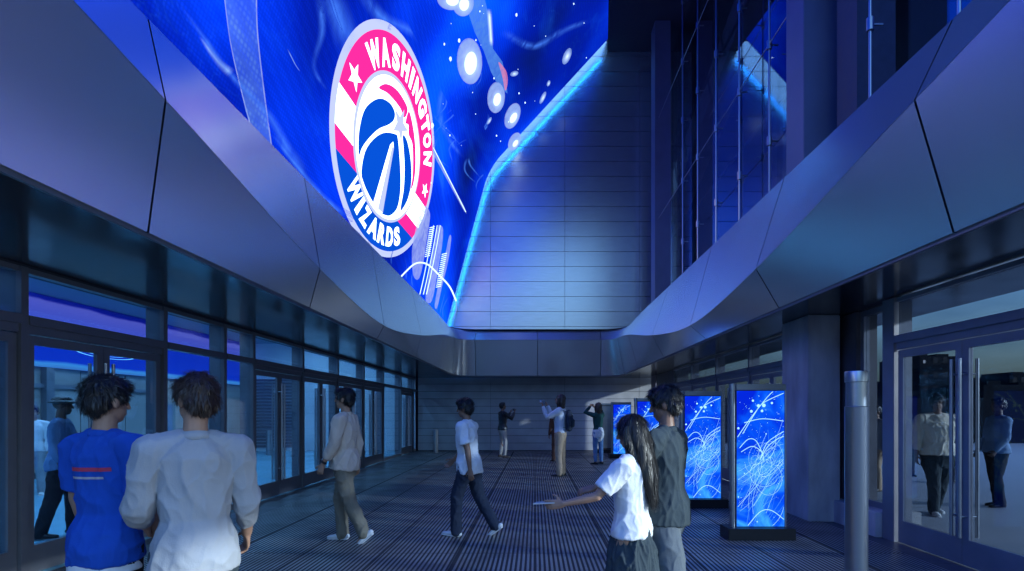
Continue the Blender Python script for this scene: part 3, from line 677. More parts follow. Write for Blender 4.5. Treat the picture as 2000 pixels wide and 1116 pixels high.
tag(MB().box(4.62, 5.0, 17.52, 20.4, 0, EYE + 1.42).build('end_wall', M['frame']), label='dark wall strip between the farthest right doors and the tall column', cat='wall')
# tall columns of the curtain wall
tag(MB().box(4.6, 5.2, 20.6, 21.3, 0, 16.74).build('tall_column', M['column'], bevel=.01), label='tall painted column beside the clad wall at the far end', cat='column', group='tall columns of the curtain wall')
tag(MB().box(4.6, 5.2, 9.2, 9.85, EYE + 1.45, 16.74).build('tall_column', M['column'], bevel=.01), label='tall painted column rising from the right canopy band near the photo top', cat='column', group='tall columns of the curtain wall')
tag(MB().box(5.0, 5.6, 8.35, 8.9, EYE + 3.3, 16.74).build('dark_pilaster', M['atrium']), label='dark pilaster just right of the nearer tall column', cat='pilaster')

# ------------------------------------------------------------------ atrium curtain wall (upper right)
def atrium():
    X = 5.7; z0 = 4.9; z1 = 16.7
    root = empty('curtain_wall', (X, 10, z0), label='tall glass curtain wall above the right canopy, mirroring the screen edge', cat='glass wall'); off = root.location
    MB(off).box(X, X + .02, -3, BW, z0, z1).build('glass_pane', M['gl_atr'], root)
    fr = MB(off)
    for y in (1.5, 4.6, 7.0, 13.0, 17.2, 21.6): fr.box(X + .03, X + .15, y, y + .07, z0, z1)
    for z in (8.9, 12.7): fr.box(X + .03, X + .10, -3, BW, z, z + .05)
    fr.build('glazing_bars', M['frame'], root)
    bx = empty('atrium_hall', (8, 10, 4.9), label='dark upper hall behind the tall curtain wall', cat='building'); o2 = bx.location
    MB(o2).box(X + .2, 12, -3, 26, 5.1, 5.3).build('hall_floor', M['atrium'], bx)
    MB(o2).box(12, 12.2, -3, 26, 5.1, 17.2).box(X + .03, 12, 26, 26.2, 5.1, 17.2).box(X + .03, 12, -3.2, -3, 5.1, 17.2).build('hall_wall', M['atrium'], bx)
    MB(o2).box(5.92, 12.2, -3.2, 26.2, 17.2, 17.5).build('hall_roof', M['atrium'], bx)
    MB(o2).box(X + .0, X + .2, -3, BW, 4.4, 4.89).build('edge_beam', M['dark'], bx)
    # rods
    for i, y in enumerate((17.3, 15.7, 14.1, 12.5, 10.9, 7.62, 6.02, 4.4, 2.8)):
        r = empty('tension_rod', (4.75, y, z0), label=['tension rod nearest the far column in the curtain wall', 'second steel tension rod from the far column', 'middle steel tension rod crossing the mirrored light streak',
              'fourth steel tension rod from the far column', 'steel tension rod just left of the nearer tall column', 'lone steel tension rod just right of the dark pilaster', 'short bit of rod at the top right above the canopy rim',
              'rod above the top edge of the photo on the right', 'rod above the viewer on the right'][i], cat='rod', group='vertical tension rods of the curtain wall')
        MB(r.location).cyl((4.75, y, 4.85), (4.75, y, 16.74), .022, 10).build('rod', M['steel'], r, smooth='auto')
        for z in (5.5, 7.45, 9.4, 11.3, 13.25):
            c = MB(r.location); c.cyl((4.75, y, EYE + z - .09), (4.75, y, EYE + z + .09), .05, 10).box(4.75, 4.93, y - .012, y + .012, EYE + z - .012, EYE + z + .012)
            c.build('clamp', M['steeld'], r)
    for z, lb in ((7.45, 'lower thin steel cable strung between the tension rods'), (11.3, 'upper thin steel cable strung between the tension rods')):
        tag(MB().cyl((4.74, -2, EYE + z), (4.74, 20.6, EYE + z), .012, 8).build('steel_cable', M['steel']), label=lb, cat='cable', group='horizontal cables of the curtain wall')
    # diagonal truss member
    t = empty('diagonal_truss', P(1480, -20, 15), label='broad brownish diagonal truss leaning behind the curtain wall glass', cat='truss')
    a, b = P(1500, -60, 15.5), P(1318, 400, 24.5)
    a.x = max(a.x, 6.4); b.x = max(b.x, 6.4)
    MB(t.location).bar(a, b, .9, 1.1).build('main_chord', M['truss'], t)
    w = MB(t.location)
    for k in range(7):
        p = a.lerp(b, (k + .5) / 7); w.bar(p + Vector((-.52, 0, -.5)), p + Vector((-.52, .4, .55)), .05, .05)
    w.build('ribs', M['frame'], t)
atrium()

# ------------------------------------------------------------------ lobby on the left
def lobby():
    root = empty('lobby', (-8.5, 10, 0), label='bright blue lit lobby behind the left shopfront', cat='lobby'); off = root.location
    H = 4.45
    w = MB(off)
    y = -2.9
    while y < 22.2:
        w.box(-12.2, -12.05, y + .01, min(y + 1.55, 22.36) - .01, .15, 2.68); y += 1.56
    w.box(-12.35, -12.2, -3, 22.4, 0, H)
    w.build('side_wall', M['lobbywall'], root)
    MB(off).box(-12.05, -12.0, -3, 22.3, .0, .15).build('skirting', M['frame'], root)
    MB(off).box(-12.2, -5.0, -3.1, -3, 0, H).build('near_wall', M['lobbywall'], root)
    MB(off).box(-12.2, -4.97, 22.28, 22.38, 0, H).build('end_wall', M['lobbypale'], root)
    MB(off).box(-12.3, -5.31, -3, 22.4, H, H + .1).build('lobby_ceiling', M['lobbyceil'], root)
    lv = MB(off)
    for k in range(22): lv.add([(-11.9, 22.2, .15 + k * .13), (-9.85, 22.2, .15 + k * .13), (-9.85, 22.26, .15 + k * .13 + .10), (-11.9, 22.26, .15 + k * .13 + .10)], [(0, 1, 2, 3)])
    lv.build('louvre', M['frame2'], root)
    fr = MB(off)
    for y in (3.8, 6.9, 10.0, 13.1): fr.box(-12.04, -11.9, y, y + .22, .15, 2.7)
    fr.box(-12.04, -11.95, 2, 17, 2.2, 2.3)
    fr.build('wall_frame', M['frame2'], root)
    cols = MB(off)
    for y in (8.3, 14.8): cols.box(-8.6, -8.1, y, y + .45, 0, H)
    # glowing band added on the far long wall, standing in for the screen's reflection
    ms = bpy.data.materials.new('mirrored screen picture'); ms.use_nodes = True; t = ms.node_tree; t.nodes.clear()
    tc = t.nodes.new('ShaderNodeTexCoord'); sp = t.nodes.new('ShaderNodeSeparateXYZ'); t.links.new(tc.outputs['Object'], sp.inputs[0])
    mr = t.nodes.new('ShaderNodeMapRange'); mr.inputs[1].default_value = 2.7; mr.inputs[2].default_value = 4.45; t.links.new(sp.outputs['Z'], mr.inputs[0])
    cr = t.nodes.new('ShaderNodeValToRGB'); e = cr.color_ramp.elements
    for p, c in ((.06, (.05, .30, .85)), (.10, (.004, .04, .62)), (.5, (.002, .03, .55)), (.60, (.05, .09, .62)), (.90, (.10, .11, .60)), (.93, (.004, .01, .30))):
        x = e.new(p); x.color = (*c, 1)
    e[0].color = (.05, .2, .6, 1); e[len(e) - 1].color = (.002, .01, .2, 1)
    nz = t.nodes.new('ShaderNodeTexNoise'); nz.inputs['Scale'].default_value = .5; nz.inputs['Detail'].default_value = 5; nz.inputs['Distortion'].default_value = 1
    t.links.new(tc.outputs['Object'], nz.inputs['Vector']); ad = t.nodes.new('ShaderNodeMath'); ad.operation = 'MULTIPLY_ADD'; ad.inputs[1].default_value = .10; t.links.new(nz.outputs['Fac'], ad.inputs[0]); t.links.new(mr.outputs[0], ad.inputs[2])
    sb = t.nodes.new('ShaderNodeMath'); sb.operation = 'SUBTRACT'; sb.inputs[1].default_value = .05; t.links.new(ad.outputs[0], sb.inputs[0])
    t.links.new(sb.outputs[0], cr.inputs[0]); em = t.nodes.new('ShaderNodeEmission'); em.inputs[1].default_value = .55; t.links.new(cr.outputs[0], em.inputs[0]); o = t.nodes.new('ShaderNodeOutputMaterial'); t.links.new(em.outputs[0], o.inputs[0])
    MB((0, 0, 0)).quad((-11.88, -2.9, 2.7), (-11.88, 22.2, 2.7), (-11.88, 22.2, 4.44), (-11.88, -2.9, 4.44)).build('mirrored_screen_band', ms)
    rd = bpy.data.objects[-1] if False else COL.objects['mirrored_screen_band']
    tag(rd, label='glowing blue band added on the lobby wall in place of the mirrored screen', cat='screen')
    rings = MB()
    for yc, rx, rz in ((14.9, 1.1, .16), (14.9, .8, .10), (9.0, 1.2, .14)):
        n = 36
        for i in range(n):
            a0, a1 = 2 * math.pi * i / n, 2 * math.pi * (i + 1) / n
            q = lambda a, k: (-11.86, yc + rx * k * math.cos(a), 3.25 + rz * k * math.sin(a))
            rings.quad(q(a0, 1), q(a1, 1), q(a1, .93), q(a0, .93))
    ro = rings.build('ring_graphic', glow('led cyan', (.15, .55, 1), 1)); ro.parent = rd
    # ceiling lights: long light coves
    for i, (x, y0, y1) in enumerate(((-9.0, 1, 21.5), (-6.8, 1, 21.5))):
        l = empty('ceiling_light', (x, 10, H), label=['long pale blue ceiling light deep in the lobby', 'long pale blue ceiling light nearer the left shopfront'][i], cat='light', group='lobby ceiling lights')
        MB(l.location).box(x - .17, x + .17, y0, y1, H - .05, H - .005).build('housing', M['frame2'], l)
        MB(l.location).box(x - .14, x + .14, y0 + .03, y1 - .03, H - .062, H - .052).build('diffuser', M['ceil_light'], l)
lobby()
tag(MB().box(-12.6, -5.32, -3.2, 22.6, 4.56, 4.9).build('lobby_roof', M['dark']), label='flat dark roof over the lobby behind the left shopfront', cat='roof')

# ------------------------------------------------------------------ bollards
def bollard(loc, r, h, label, group=None, cap=True):
    b = empty('bollard', loc, label=label, cat='bollard', group=group)
    m = MB(); n = 40
    if cap:
        prof = [(r * 1.25, 0), (r * 1.25, .01), (r, .012), (r, h - .28), (r * 1.02, h - .275), (r * .9, h - .27), (r * .9, h - .085)]
        cp = [(r * .92, h - .085), (r * 1.02, h - .082), (r * 1.02, h - .006), (r * .99, h), (0.001, h)]
    else:
        prof = [(r * 1.3, 0), (r * 1.3, .01), (r, .012), (r, h - .05)]; cp = [(r, h - .05), (r * .97, h - .01), (.001, h)]
    def lathe(pr, nm, mt):
        vv = [(x * math.cos(2 * math.pi * k / n), x * math.sin(2 * math.pi * k / n), z) for x, z in pr for k in range(n)]
        q = MB().add(vv, [(j * n + k, j * n + (k + 1) % n, (j + 1) * n + (k + 1) % n, (j + 1) * n + k) for j in range(len(pr) - 1) for k in range(n)]); q.build(nm, mt, b, smooth='auto')
    lathe(prof, 'shaft', M['steel']); lathe(cp, 'cap', M['steel'])
bollard((2.51, 4.2, 0), .081, 1.92, 'tall brushed steel bollard post with a collared cap in front of the right doors')
bollard((-3.95, 21.4, 0), .09, .92, 'short steel bollard by the far left corner of the passage', cap=False)
bollard((-10.0, 20.2, 0), .10, .95, 'short steel bollard inside the lobby seen through the louvre doors', cap=False)

# ------------------------------------------------------------------ glowing totems
def art_mat():
    m = bpy.data.materials.new('totem picture'); m.use_nodes = True; t = m.node_tree; t.nodes.clear()
    tc = t.nodes.new('ShaderNodeTexCoord'); sp = t.nodes.new('ShaderNodeSeparateXYZ'); t.links.new(tc.outputs['Object'], sp.inputs[0])
    n = t.nodes.new('ShaderNodeTexNoise'); n.inputs['Scale'].default_value = 2.2; n.inputs['Detail'].default_value = 7; n.inputs['Distortion'].default_value = 1.2; t.links.new(tc.outputs['Object'], n.inputs['Vector'])
    r = t.nodes.new('ShaderNodeValToRGB'); e = r.color_ramp.elements
    e[0].position = .38; e[0].color = (.001, .018, .62, 1); e[1].position = .74; e[1].color = (.05, .42, 1.0, 1); x = e.new(.55); x.color = (.002, .09, .85, 1)
    mr = t.nodes.new('ShaderNodeMapRange'); mr.inputs[1].default_value = 1.5; mr.inputs[2].default_value = .8; mr.inputs[3].default_value = -.05; mr.inputs[4].default_value = .13; t.links.new(sp.outputs['Z'], mr.inputs[0])
    ad = t.nodes.new('ShaderNodeMath'); ad.operation = 'ADD'; t.links.new(n.outputs['Fac'], ad.inputs[0]); t.links.new(mr.outputs[0], ad.inputs[1]); t.links.new(ad.outputs[0], r.inputs[0])
    em = t.nodes.new('ShaderNodeEmission'); em.inputs[1].default_value = .6; t.links.new(r.outputs[0], em.inputs[0]); o = t.nodes.new('ShaderNodeOutputMaterial'); t.links.new(em.outputs[0], o.inputs[0]); return m
def totem_proto():
    root = empty('display_totem', (0, 0, 0)); rr = random.Random(11)
    W = .70; Hh = 1.96; b0 = .15
    MB().box(-.42, .42, -.16, .16, .002, b0).build('base', M['black'], root, bevel=.006)
    fr = MB(); fr.box(-W / 2 + .04, W / 2 - .0, -.03, .05, b0, Hh - .02)
    fr.build('body', M['casing'], root)
    MB().cyl((-W / 2 + .035, 0, b0), (-W / 2 + .035, 0, Hh - .045), .036, 20).build('side_post', M['steel'], root, smooth='auto')
    MB().cyl((-W / 2 + .035, 0, Hh - .08), (-W / 2 + .035, 0, Hh + .005), .043, 20).build('post_cap', M['steel'], root, smooth='auto')
    MB().box(-W / 2 + .07, W / 2, -.05, .06, Hh - .075, Hh).build('top_rail', M['steeld'], root, bevel=.004)
    MB().box(W / 2 - .018, W / 2, -.05, .06, b0, Hh - .076).build('side_rail', M['frame2'], root)
    x0, x1, z0, z1 = -.272, .330, b0 + .005, Hh - .085
    d = MB().box(x0, x1, -.036, -.031, z0, z1).build('display', art_mat(), root)
    def clipq(q, pts, w, yy=-.0375):
        a = np.array(pts, float); tn = np.gradient(a, axis=0); tn /= np.linalg.norm(tn, axis=1)[:, None] + 1e-9; nr = np.c_[-tn[:, 1], tn[:, 0]]
        N = len(a)
        for i in range(N - 1):
            c = [a[i] + nr[i] * w, a[i + 1] + nr[i + 1] * w, a[i + 1] - nr[i + 1] * w, a[i] - nr[i] * w]
            if all(x0 + .004 < p[0] < x1 - .004 and z0 + .004 < p[1] < z1 - .004 for p in c): q.quad(*[(p[0], yy, p[1]) for p in c])
    hot = MB(); soft = MB()
    for k in range(44):                              # tangle of loops, like scribbled light
        cx, cz = rr.gauss(.12, .09), rr.gauss(.92, .11); r0 = rr.uniform(.04, .19); r1 = r0 * rr.uniform(.5, 1.3); ph = rr.uniform(0, 6.3); sw = rr.uniform(2.5, 6.2); drift = rr.uniform(-.05, .05)
        pts = [(cx + r0 * math.cos(ph + t * sw) + drift * t, cz + r1 * math.sin(ph + t * sw)) for t in np.linspace(0, 1, 40)]
        clipq(hot if k % 3 == 0 else soft, pts, rr.uniform(.0008, .0020), -.0375 - .0004 * (k % 5))
    for k in range(60):                              # long sweeping strokes through the knot
        a = R(rr.choice([58, 65, 72, 38, 48]) + rr.uniform(-8, 8)); cx, cz = rr.gauss(.06, .10), rr.gauss(.72, .25); Lh = rr.uniform(.15, .5); cv = rr.uniform(-.14, .14)
        pts = [(cx + math.cos(a) * s * Lh - math.sin(a) * cv * (1 - s * s), cz + math.sin(a) * s * Lh + math.cos(a) * cv * (1 - s * s)) for s in np.linspace(-1, 1, 36)]
        clipq(hot if k % 3 == 0 else soft, pts, rr.uniform(.0007, .0024), -.0376 - .0004 * (k % 6))
    for pts in ([(-.27, 1.28), (-.12, 1.5), (.1, 1.78), (.2, 1.88)], [(-.2, 1.33), (-.05, 1.58), (.06, 1.72), (.33, 1.85)], [(-.18, 1.47), (.05, 1.52), (.33, 1.49)], [(-.24, 1.15), (-.13, 1.26), (-.03, 1.24), (.05, 1.08)],
                [(-.22, 1.1), (-.08, 1.17), (.04, 1.1), (.07, .98)], [(.02, 1.0), (.1, 1.2), (.22, 1.3), (.34, 1.37)], [(.03, 1.02), (.12, 1.17), (.25, 1.27), (.34, 1.3)], [(-.14, .16), (.02, .34), (.16, .36), (.33, .24)]):
        clipq(hot, smooth_loop(pts, 14, False), .0042, -.0402)
    for k in range(46):
        t = k / 46; zc = .93 - .0055 * k
        clipq(soft, [(x, zc + .012 * math.sin(x * 30 + k * 1.7) + .006 * math.sin(x * 77 + k)) for x in np.linspace(-.27, .12 - .004 * k + .05 * math.sin(k), 30)], .0016, -.0372)
    for k in range(190):
        x, z = rr.uniform(x0 + .012, x1 - .012), rr.uniform(z0 + .02, z1 - .012)
        if z < 1.25 and rr.random() < .55: continue
        s = rr.choice([.0022, .0026, .003, .004, .0075 if rr.random() < .35 else .003]); hot.poly([(x + s * math.cos(a), -.0404, z + s * rr.choice([1, 1.5]) * math.sin(a)) for a in np.linspace(0, 2 * math.pi, 9)[:-1]])
    for x, z, s in ((.0, 1.685, .018), (.068, 1.69, .021), (-.09, 1.615, .016), (.045, 1.62, .015), (-.255, 1.40, .013), (.17, 1.72, .013), (-.07, 1.75, .013)):
        hot.poly([(x + s * 1.1 * math.cos(a), -.0406, z + s * math.sin(a) * 1.1) for a in np.linspace(0, 2 * math.pi, 15)[:-1]])
    hot.build('light_strokes', glow('totem white', (.42, .85, 1.0), .6), d)
    soft.build('pale_strokes', veil('totem pale', (.12, .50, 1.0), .5, .30, .85, 8), d)
    bz = MB(); bz.box(-.12, .30, .051, .053, .2, 1.85); bz.build('rear_panel', M['steeld'], root)
    return root
def children(o): return [c for c in COL.objects if c.parent == o]
def copy_tree(o, parent=None):
    c = o.copy(); COL.objects.link(c); c.parent = parent
    for ch in children(o): copy_tree(ch, c)
    return c
tp = totem_proto(); gT = 'glowing display totems along the right side'
tl = [((2.83, 6.85, 0), 0, 'nearest glowing blue display totem, tallest in view, in front of the concrete pillar'),
      ((2.80, 9.1, 0), 0, 'second nearest glowing blue totem, just right of the walking couple'),
      ((2.86, 13.6, 0), R(-2), 'glowing blue totem partly hidden behind the head of the tall man in dark clothes'),
      ((3.02, 18.9, 0), R(2), 'farthest glowing blue totem beside the woman in the green top'),
      ((2.88, 21.3, 0), R(176), 'unlit grey back of a totem just right of the woman in the green top')]
for i, (loc, rz, lb) in enumerate(tl):
    t_ = tp if i == 0 else copy_tree(tp)
    t_.location = loc; t_.rotation_euler = (0, 0, rz); tag(t_, label=lb, cat='display', group=gT)

# ------------------------------------------------------------------ skyline beyond the plaza
def tower(px0, px1, py, d, label, seed, base=True):
    a = P(px0, py, d); b = P(px1, py, d); h = a.z; w = b.x - a.x; dp = 14
    root = empty('distant_building', ((a.x + b.x) / 2, d, 0), label=label, cat='building', group='dark buildings beyond the plaza'); off = root.location
    m = MB(off); m.box(a.x, b.x, d, d + dp, 0, h); m.box(a.x + w * .55, b.x - w * .12, d + 1, d + dp - 1, h, h + .6); m.box(a.x + w * .1, a.x + w * .3, d + 1, d + dp - 3, h, h + .9)
    m.build('tower_wall', M['skyline'], root)
    rr = random.Random(seed); q = MB(off); n = 0; dk = MB(off); z = 3.0
    while z < h - 1.5:
        x = a.x + .8
        while x < b.x - 1.4:
            if rr.random() < .06: q.box(x, x + .5, d - .03, d - .01, z, z + .7)
            else: dk.box(x, x + 1.0, d - .03, d - .01, z, z + 1.3)
            x += 2.2
        z += 3.2
    if q.v: q.build('lit_windows', M['winlit'], root)
    if dk.v: dk.build('dark_windows', mat('dark pane %d' % seed, (.004, .006, .01), .6, spec=.1), root)
tower(1796, 1868, 696, 120, 'tall dark block seen through the left leaf of the right doors', 1)
tower(1921, 2060, 752, 110, 'broad dark block seen through the right leaf of the right doors', 2)
tower(1972, 2090, 733, 140, 'taller dark block at the right edge of the photo', 3)
tower(1690, 1730, 750, 130, 'low dark block seen through the narrow window by the pillar', 4)
tower(1735, 1800, 776, 150, 'low distant block left of the tall dark block', 5)
tower(1868, 1925, 790, 150, 'low distant block between the two larger dark blocks', 6)
tower(1560, 1690, 778, 170, 'long low block hidden mostly by the concrete pillar', 7)
tag(MB().box(6.5, 60, 28, 29.2, 0, 2.35).build('boundary_wall', M['skyline']), label='low black boundary wall along the far edge of the pale plaza', cat='wall')

# ------------------------------------------------------------------ people
def tube_into(mb, pts, rad, side=(1, 0, 0), n=14, caps=True):
    pts = [Vector(p) for p in pts]; rad = [(r, r) if isinstance(r, (int, float)) else r for r in rad]
    if caps:
        t0 = (pts[0] - pts[1]).normalized(); t1 = (pts[-1] - pts[-2]).normalized(); r0, r1 = rad[0], rad[-1]
        m0, m1 = min(r0), min(r1)
        pre = [(pts[0] + t0 * m0 * math.sin(a), (r0[0] * math.cos(a), r0[1] * math.cos(a))) for a in (R(84), R(60), R(32))]
        post = [(pts[-1] + t1 * m1 * math.sin(a), (r1[0] * math.cos(a), r1[1] * math.cos(a))) for a in (R(32), R(60), R(84))]
        pts = [p for p, _ in pre] + pts + [p for p, _ in post]; rad = [r for _, r in pre] + rad + [r for _, r in post]
    vv = []; N = len(pts); side = Vector(side)
    for i, p in enumerate(pts):
        t = (pts[min(i + 1, N - 1)] - pts[max(i - 1, 0)]).normalized()
        s = side - t * side.dot(t)
        if s.length < 1e-3: s = Vector((0, 1, 0)) - t * t.y
        s.normalize(); u = t.cross(s)
        for k in range(n):
            a = 2 * math.pi * k / n; vv.append(p + s * rad[i][0] * math.cos(a) + u * rad[i][1] * math.sin(a))
    ff = [(i * n + k, i * n + (k + 1) % n, (i + 1) * n + (k + 1) % n, (i + 1) * n + k) for i in range(N - 1) for k in range(n)]
    ff += [tuple(range(n))[::-1], tuple(range((N - 1) * n, N * n))]
    mb.add(vv, ff)
def ball(mb, c, r, M3=None):
    c = Vector(c); n, mm = 16, 10; vv = []
    for j in range(mm + 1):
        ph = math.pi * j / mm
        for k in range(n):
            a = 2 * math.pi * k / n; v = Vector((r[0] * math.sin(ph) * math.cos(a), r[1] * math.sin(ph) * math.sin(a), r[2] * math.cos(ph)))
            if j in (0, mm): v = v + Vector((1e-4 * math.cos(a), 1e-4 * math.sin(a), 0))
            if M3 is not None: v = M3 @ v
            vv.append(c + v)
    ff = [(j * n + k, j * n + (k + 1) % n, (j + 1) * n + (k + 1) % n, (j + 1) * n + k) for j in range(mm) for k in range(n)] + [tuple(range(n)), tuple(range(mm * n, mm * n + n))[::-1]]
    mb.add(vv, ff)
TMP = bpy.data.scenes.new('tmp')
def evaluated(o):
    TMP.collection.objects.link(o); vl = TMP.view_layers[0]; vl.update(); dg = vl.depsgraph
    m2 = bpy.data.meshes.new_from_object(o.evaluated_get(dg)); bpy.data.objects.remove(o); return m2
def fuse(mb, name, m, parent, voxel, smooth=3, wr=0, wscale=9, wst=(1, 1, 1), seed=0):
    me = bpy.data.meshes.new(name); me.from_pydata(mb.v, [], mb.f)
    bm = bmesh.new(); bm.from_mesh(me); bmesh.ops.recalc_face_normals(bm, faces=bm.faces); bm.to_mesh(me); bm.free()
    o = bpy.data.objects.new(name, me)
    md = o.modifiers.new('r', 'REMESH'); md.mode = 'VOXEL'; md.voxel_size = voxel
    if smooth: s = o.modifiers.new('s', 'SMOOTH'); s.iterations = smooth; s.factor = .5
    m2 = evaluated(o); bpy.data.meshes.remove(me); m2.name = name
    if wr:
        N = len(m2.vertices); co = np.empty(N * 3); no = np.empty(N * 3); m2.vertices.foreach_get('co', co); m2.vertex_normals.foreach_get('vector', no)
        co = co.reshape(-1, 3); no = no.reshape(-1, 3); Q = (co * np.array(wst) * wscale + np.array((seed * 7.3, seed * 1.7, 0))).tolist(); fv = np.empty(N)
        for i, q in enumerate(Q):
            f = 1 - 2.6 * abs(noise.noise(q)); g_ = 1 - 2.6 * abs(noise.noise((q[0] * 2.1 + 5, q[1] * 2.1 + 1, q[2] * 2.1 + 3))); fv[i] = .55 * f * abs(f) + .25 * g_ * abs(g_)
        m2.vertices.foreach_set('co', (co + no * (fv * wr)[:, None]).ravel()); m2.update()
    m2.shade_smooth(); m2.materials.clear(); m2.materials.append(m)
    o = bpy.data.objects.new(name, m2); COL.objects.link(o)
    if parent is not None: o.parent = parent
    return o

def rotx(a): return Matrix.Rotation(a, 3, 'X')
TORSO = [(-.13, .10, .10, 0), (-.05, .165, .115, -.005), (.03, .158, .108, 0), (.13, .138, .098, .005), (.25, .15, .108, .008), (.36, .168, .116, .004), (.44, .17, .10, 0), (.50, .135, .078, -.008), (.545, .068, .06, -.01)]
def person(label, loc, heading, height, arms, legs, top, bottom, shoes, hair='short', skin='skin', lean=0, head=(0, 0), fat=1.0, near=True, group='people in the passage', sleeve='long', hem=-.08, bot='trousers', hairm='hair', female=False, shoe_scale=1, extra=None):
    """figure faces +Y locally, its right side is +X"""
    vox = .0065 if near else .010
    sc = height / 1.79; pel = Vector((0, 0, .95)); Rt = rotx(-lean)
    def T(x, y, z): return pel + Rt @ Vector((x, y, z))
    V = lambda v: Vector(v).normalized()
    J = {}
    for s, nm in ((1, 'R'), (-1, 'L')):
        sh = T(s * (.175 if female else .19) * (1 + (fat - 1) * .5), -.005, .475); J['sh' + nm] = sh
        ua, fa = arms[nm][0], arms[nm][1]; el = sh + V(ua) * .29; wr = el + V(fa) * .255; J['el' + nm] = el; J['wr' + nm] = wr
        hp = pel + Vector((s * .09, 0, -.03)); kn = hp + V(legs[nm][0]) * .43; an = kn + V(legs[nm][1]) * .42
        J['hip' + nm] = hp; J['kn' + nm] = kn; J['an' + nm] = an
        J['ft' + nm] = V(legs[nm][2]) if len(legs[nm]) > 2 else Vector((s * .12, 1, 0)).normalized()
    def lowest(nm):
        return min(J['an' + nm].z - .085, (J['an' + nm] + J['ft' + nm] * .13).z - .045)
    dz = -min(lowest('R'), lowest('L'))
    sh_ = Vector((0, 0, dz)); pel = pel + sh_
    for k in list(J):
        if not k.startswith('ft'): J[k] = J[k] + sh_
    HR = Matrix.Rotation(head[0], 3, 'Z') @ rotx(head[1]) ; hc = T(0, .012, .725); 
    H = lambda x, y, z: hc + HR @ Vector((x, y, z))
    b = MB()
    fd = 1 + (fat - 1) * 1.5
    tr = [(T(0, y, h), (w * fat, d * (fd if h < .4 else 1))) for h, w, d, y in TORSO]
    tube_into(b, [p for p, _ in tr], [r for _, r in tr], n=20)
    tube_into(b, [T(0, -.012, .50), T(0, -.005, .60), H(0, -.005, -.04)], [.062, .054, .055])
    ball(b, H(0, -.012, .028), (.074, .094, .088), HR); ball(b, H(0, .022, -.045), (.058, .066, .072), HR); ball(b, H(0, .052, -.088), (.030, .030, .026), HR)
    tube_into(b, [H(0, .086, .012), H(0, .104, -.028)], [.009, .014], n=8); ball(b, H(0, .083, .028), (.045, .014, .010), HR)
    ball(b, H(0, .082, -.062), (.024, .012, .007), HR); ball(b, H(0, .080, -.072), (.020, .011, .007), HR)
    for s in (1, -1): ball(b, H(s * .076, -.008, -.012), (.010, .020, .032), HR)
    for s, nm in ((1, 'R'), (-1, 'L')):
        sh, el, wr = J['sh' + nm], J['el' + nm], J['wr' + nm]; k_ = .88 if female else 1
        tube_into(b, [sh, sh.lerp(el, .5), el, el.lerp(wr, .35), wr], [.052 * k_, .046 * k_, .039 * k_, .038 * k_, (.028 * k_, .024 * k_)])
        hd = V(arms[nm][2]) if len(arms[nm]) > 2 and arms[nm][2] is not None else V(arms[nm][1])
        th = Vector(arms[nm][3]) if len(arms[nm]) > 3 else Vector((0, 1, 0)); th = (th - hd * th.dot(hd)); th = th.normalized() if th.length > .1 else Vector((0, 0, 1))
        curl = arms[nm][4] if len(arms[nm]) > 4 else .5
        pn = hd.cross(th) * (-s)
        tube_into(b, [wr, wr + hd * .03, wr + hd * .085], [(.026, .022), (.036, .017), (.040, .014)], side=th)
        J['hand' + nm] = wr + hd * .11 + pn * .02; J['pn' + nm] = pn; J['hd' + nm] = hd; J['th' + nm] = th
        for q, (o_, ln) in enumerate(((.030, .072), (.010, .080), (-.010, .075), (-.029, .060))):
            p0 = wr + hd * .085 + th * o_; c1 = curl * (.8 + .12 * q)
            d1 = (hd * math.cos(c1 * .6) + pn * math.sin(c1 * .6)); d2 = (hd * math.cos(c1 * 1.6) + pn * math.sin(c1 * 1.6)); d3 = (hd * math.cos(c1 * 2.3) + pn * math.sin(c1 * 2.3))
            tube_into(b, [p0, p0 + d1 * ln * .42, p0 + d1 * ln * .42 + d2 * ln * .32, p0 + d1 * ln * .42 + d2 * ln * .32 + d3 * ln * .26], [.0095, .009, .008, .007], side=th, n=8)
        p0 = wr + hd * .025 + th * .028; d1 = (hd * .6 + th * .75 + pn * .25).normalized(); d2 = (hd * .85 + th * .3 + pn * .45).normalized()
        tube_into(b, [p0, p0 + d1 * .04, p0 + d1 * .04 + d2 * .035], [.013, .011, .009], n=8)
        hp, kn, an = J['hip' + nm], J['kn' + nm], J['an' + nm]
        tube_into(b, [hp, hp.lerp(kn, .4), kn, kn.lerp(an, .3), an], [.086, .076, .054, .056, .037])
        ft = J['ft' + nm]; tube_into(b, [an + Vector((0, 0, -.03)) - ft * .03, an + ft * .09 + Vector((0, 0, -.055))], [.032, .026])
    body = fuse(b, 'person', M[skin], None, vox if near else .0085, 2)
    tag(body, label=label, cat='person', group=group)
    kid = dict(parent=body, voxel=vox + .0015)
    # top
    g = MB(); inf = .020
    rows = [(h, w * fat + inf + (.022 if hem < -.03 and h < .06 else 0), d * (fd if h < .4 else 1) + inf + (.022 if hem < -.03 and h < .06 else 0), y) for h, w, d, y in TORSO if h >= hem + .02]
    rows = [(hem, max(rows[0][1], .165) + .004, max(rows[0][2], .118) + .004, 0)] + rows[:-1] + [(.535, .085, .078, -.01)]
    tube_into(g, [T(0, y, h) for h, w, d, y in rows], [(w, d) for h, w, d, y in rows], n=24, caps=False)
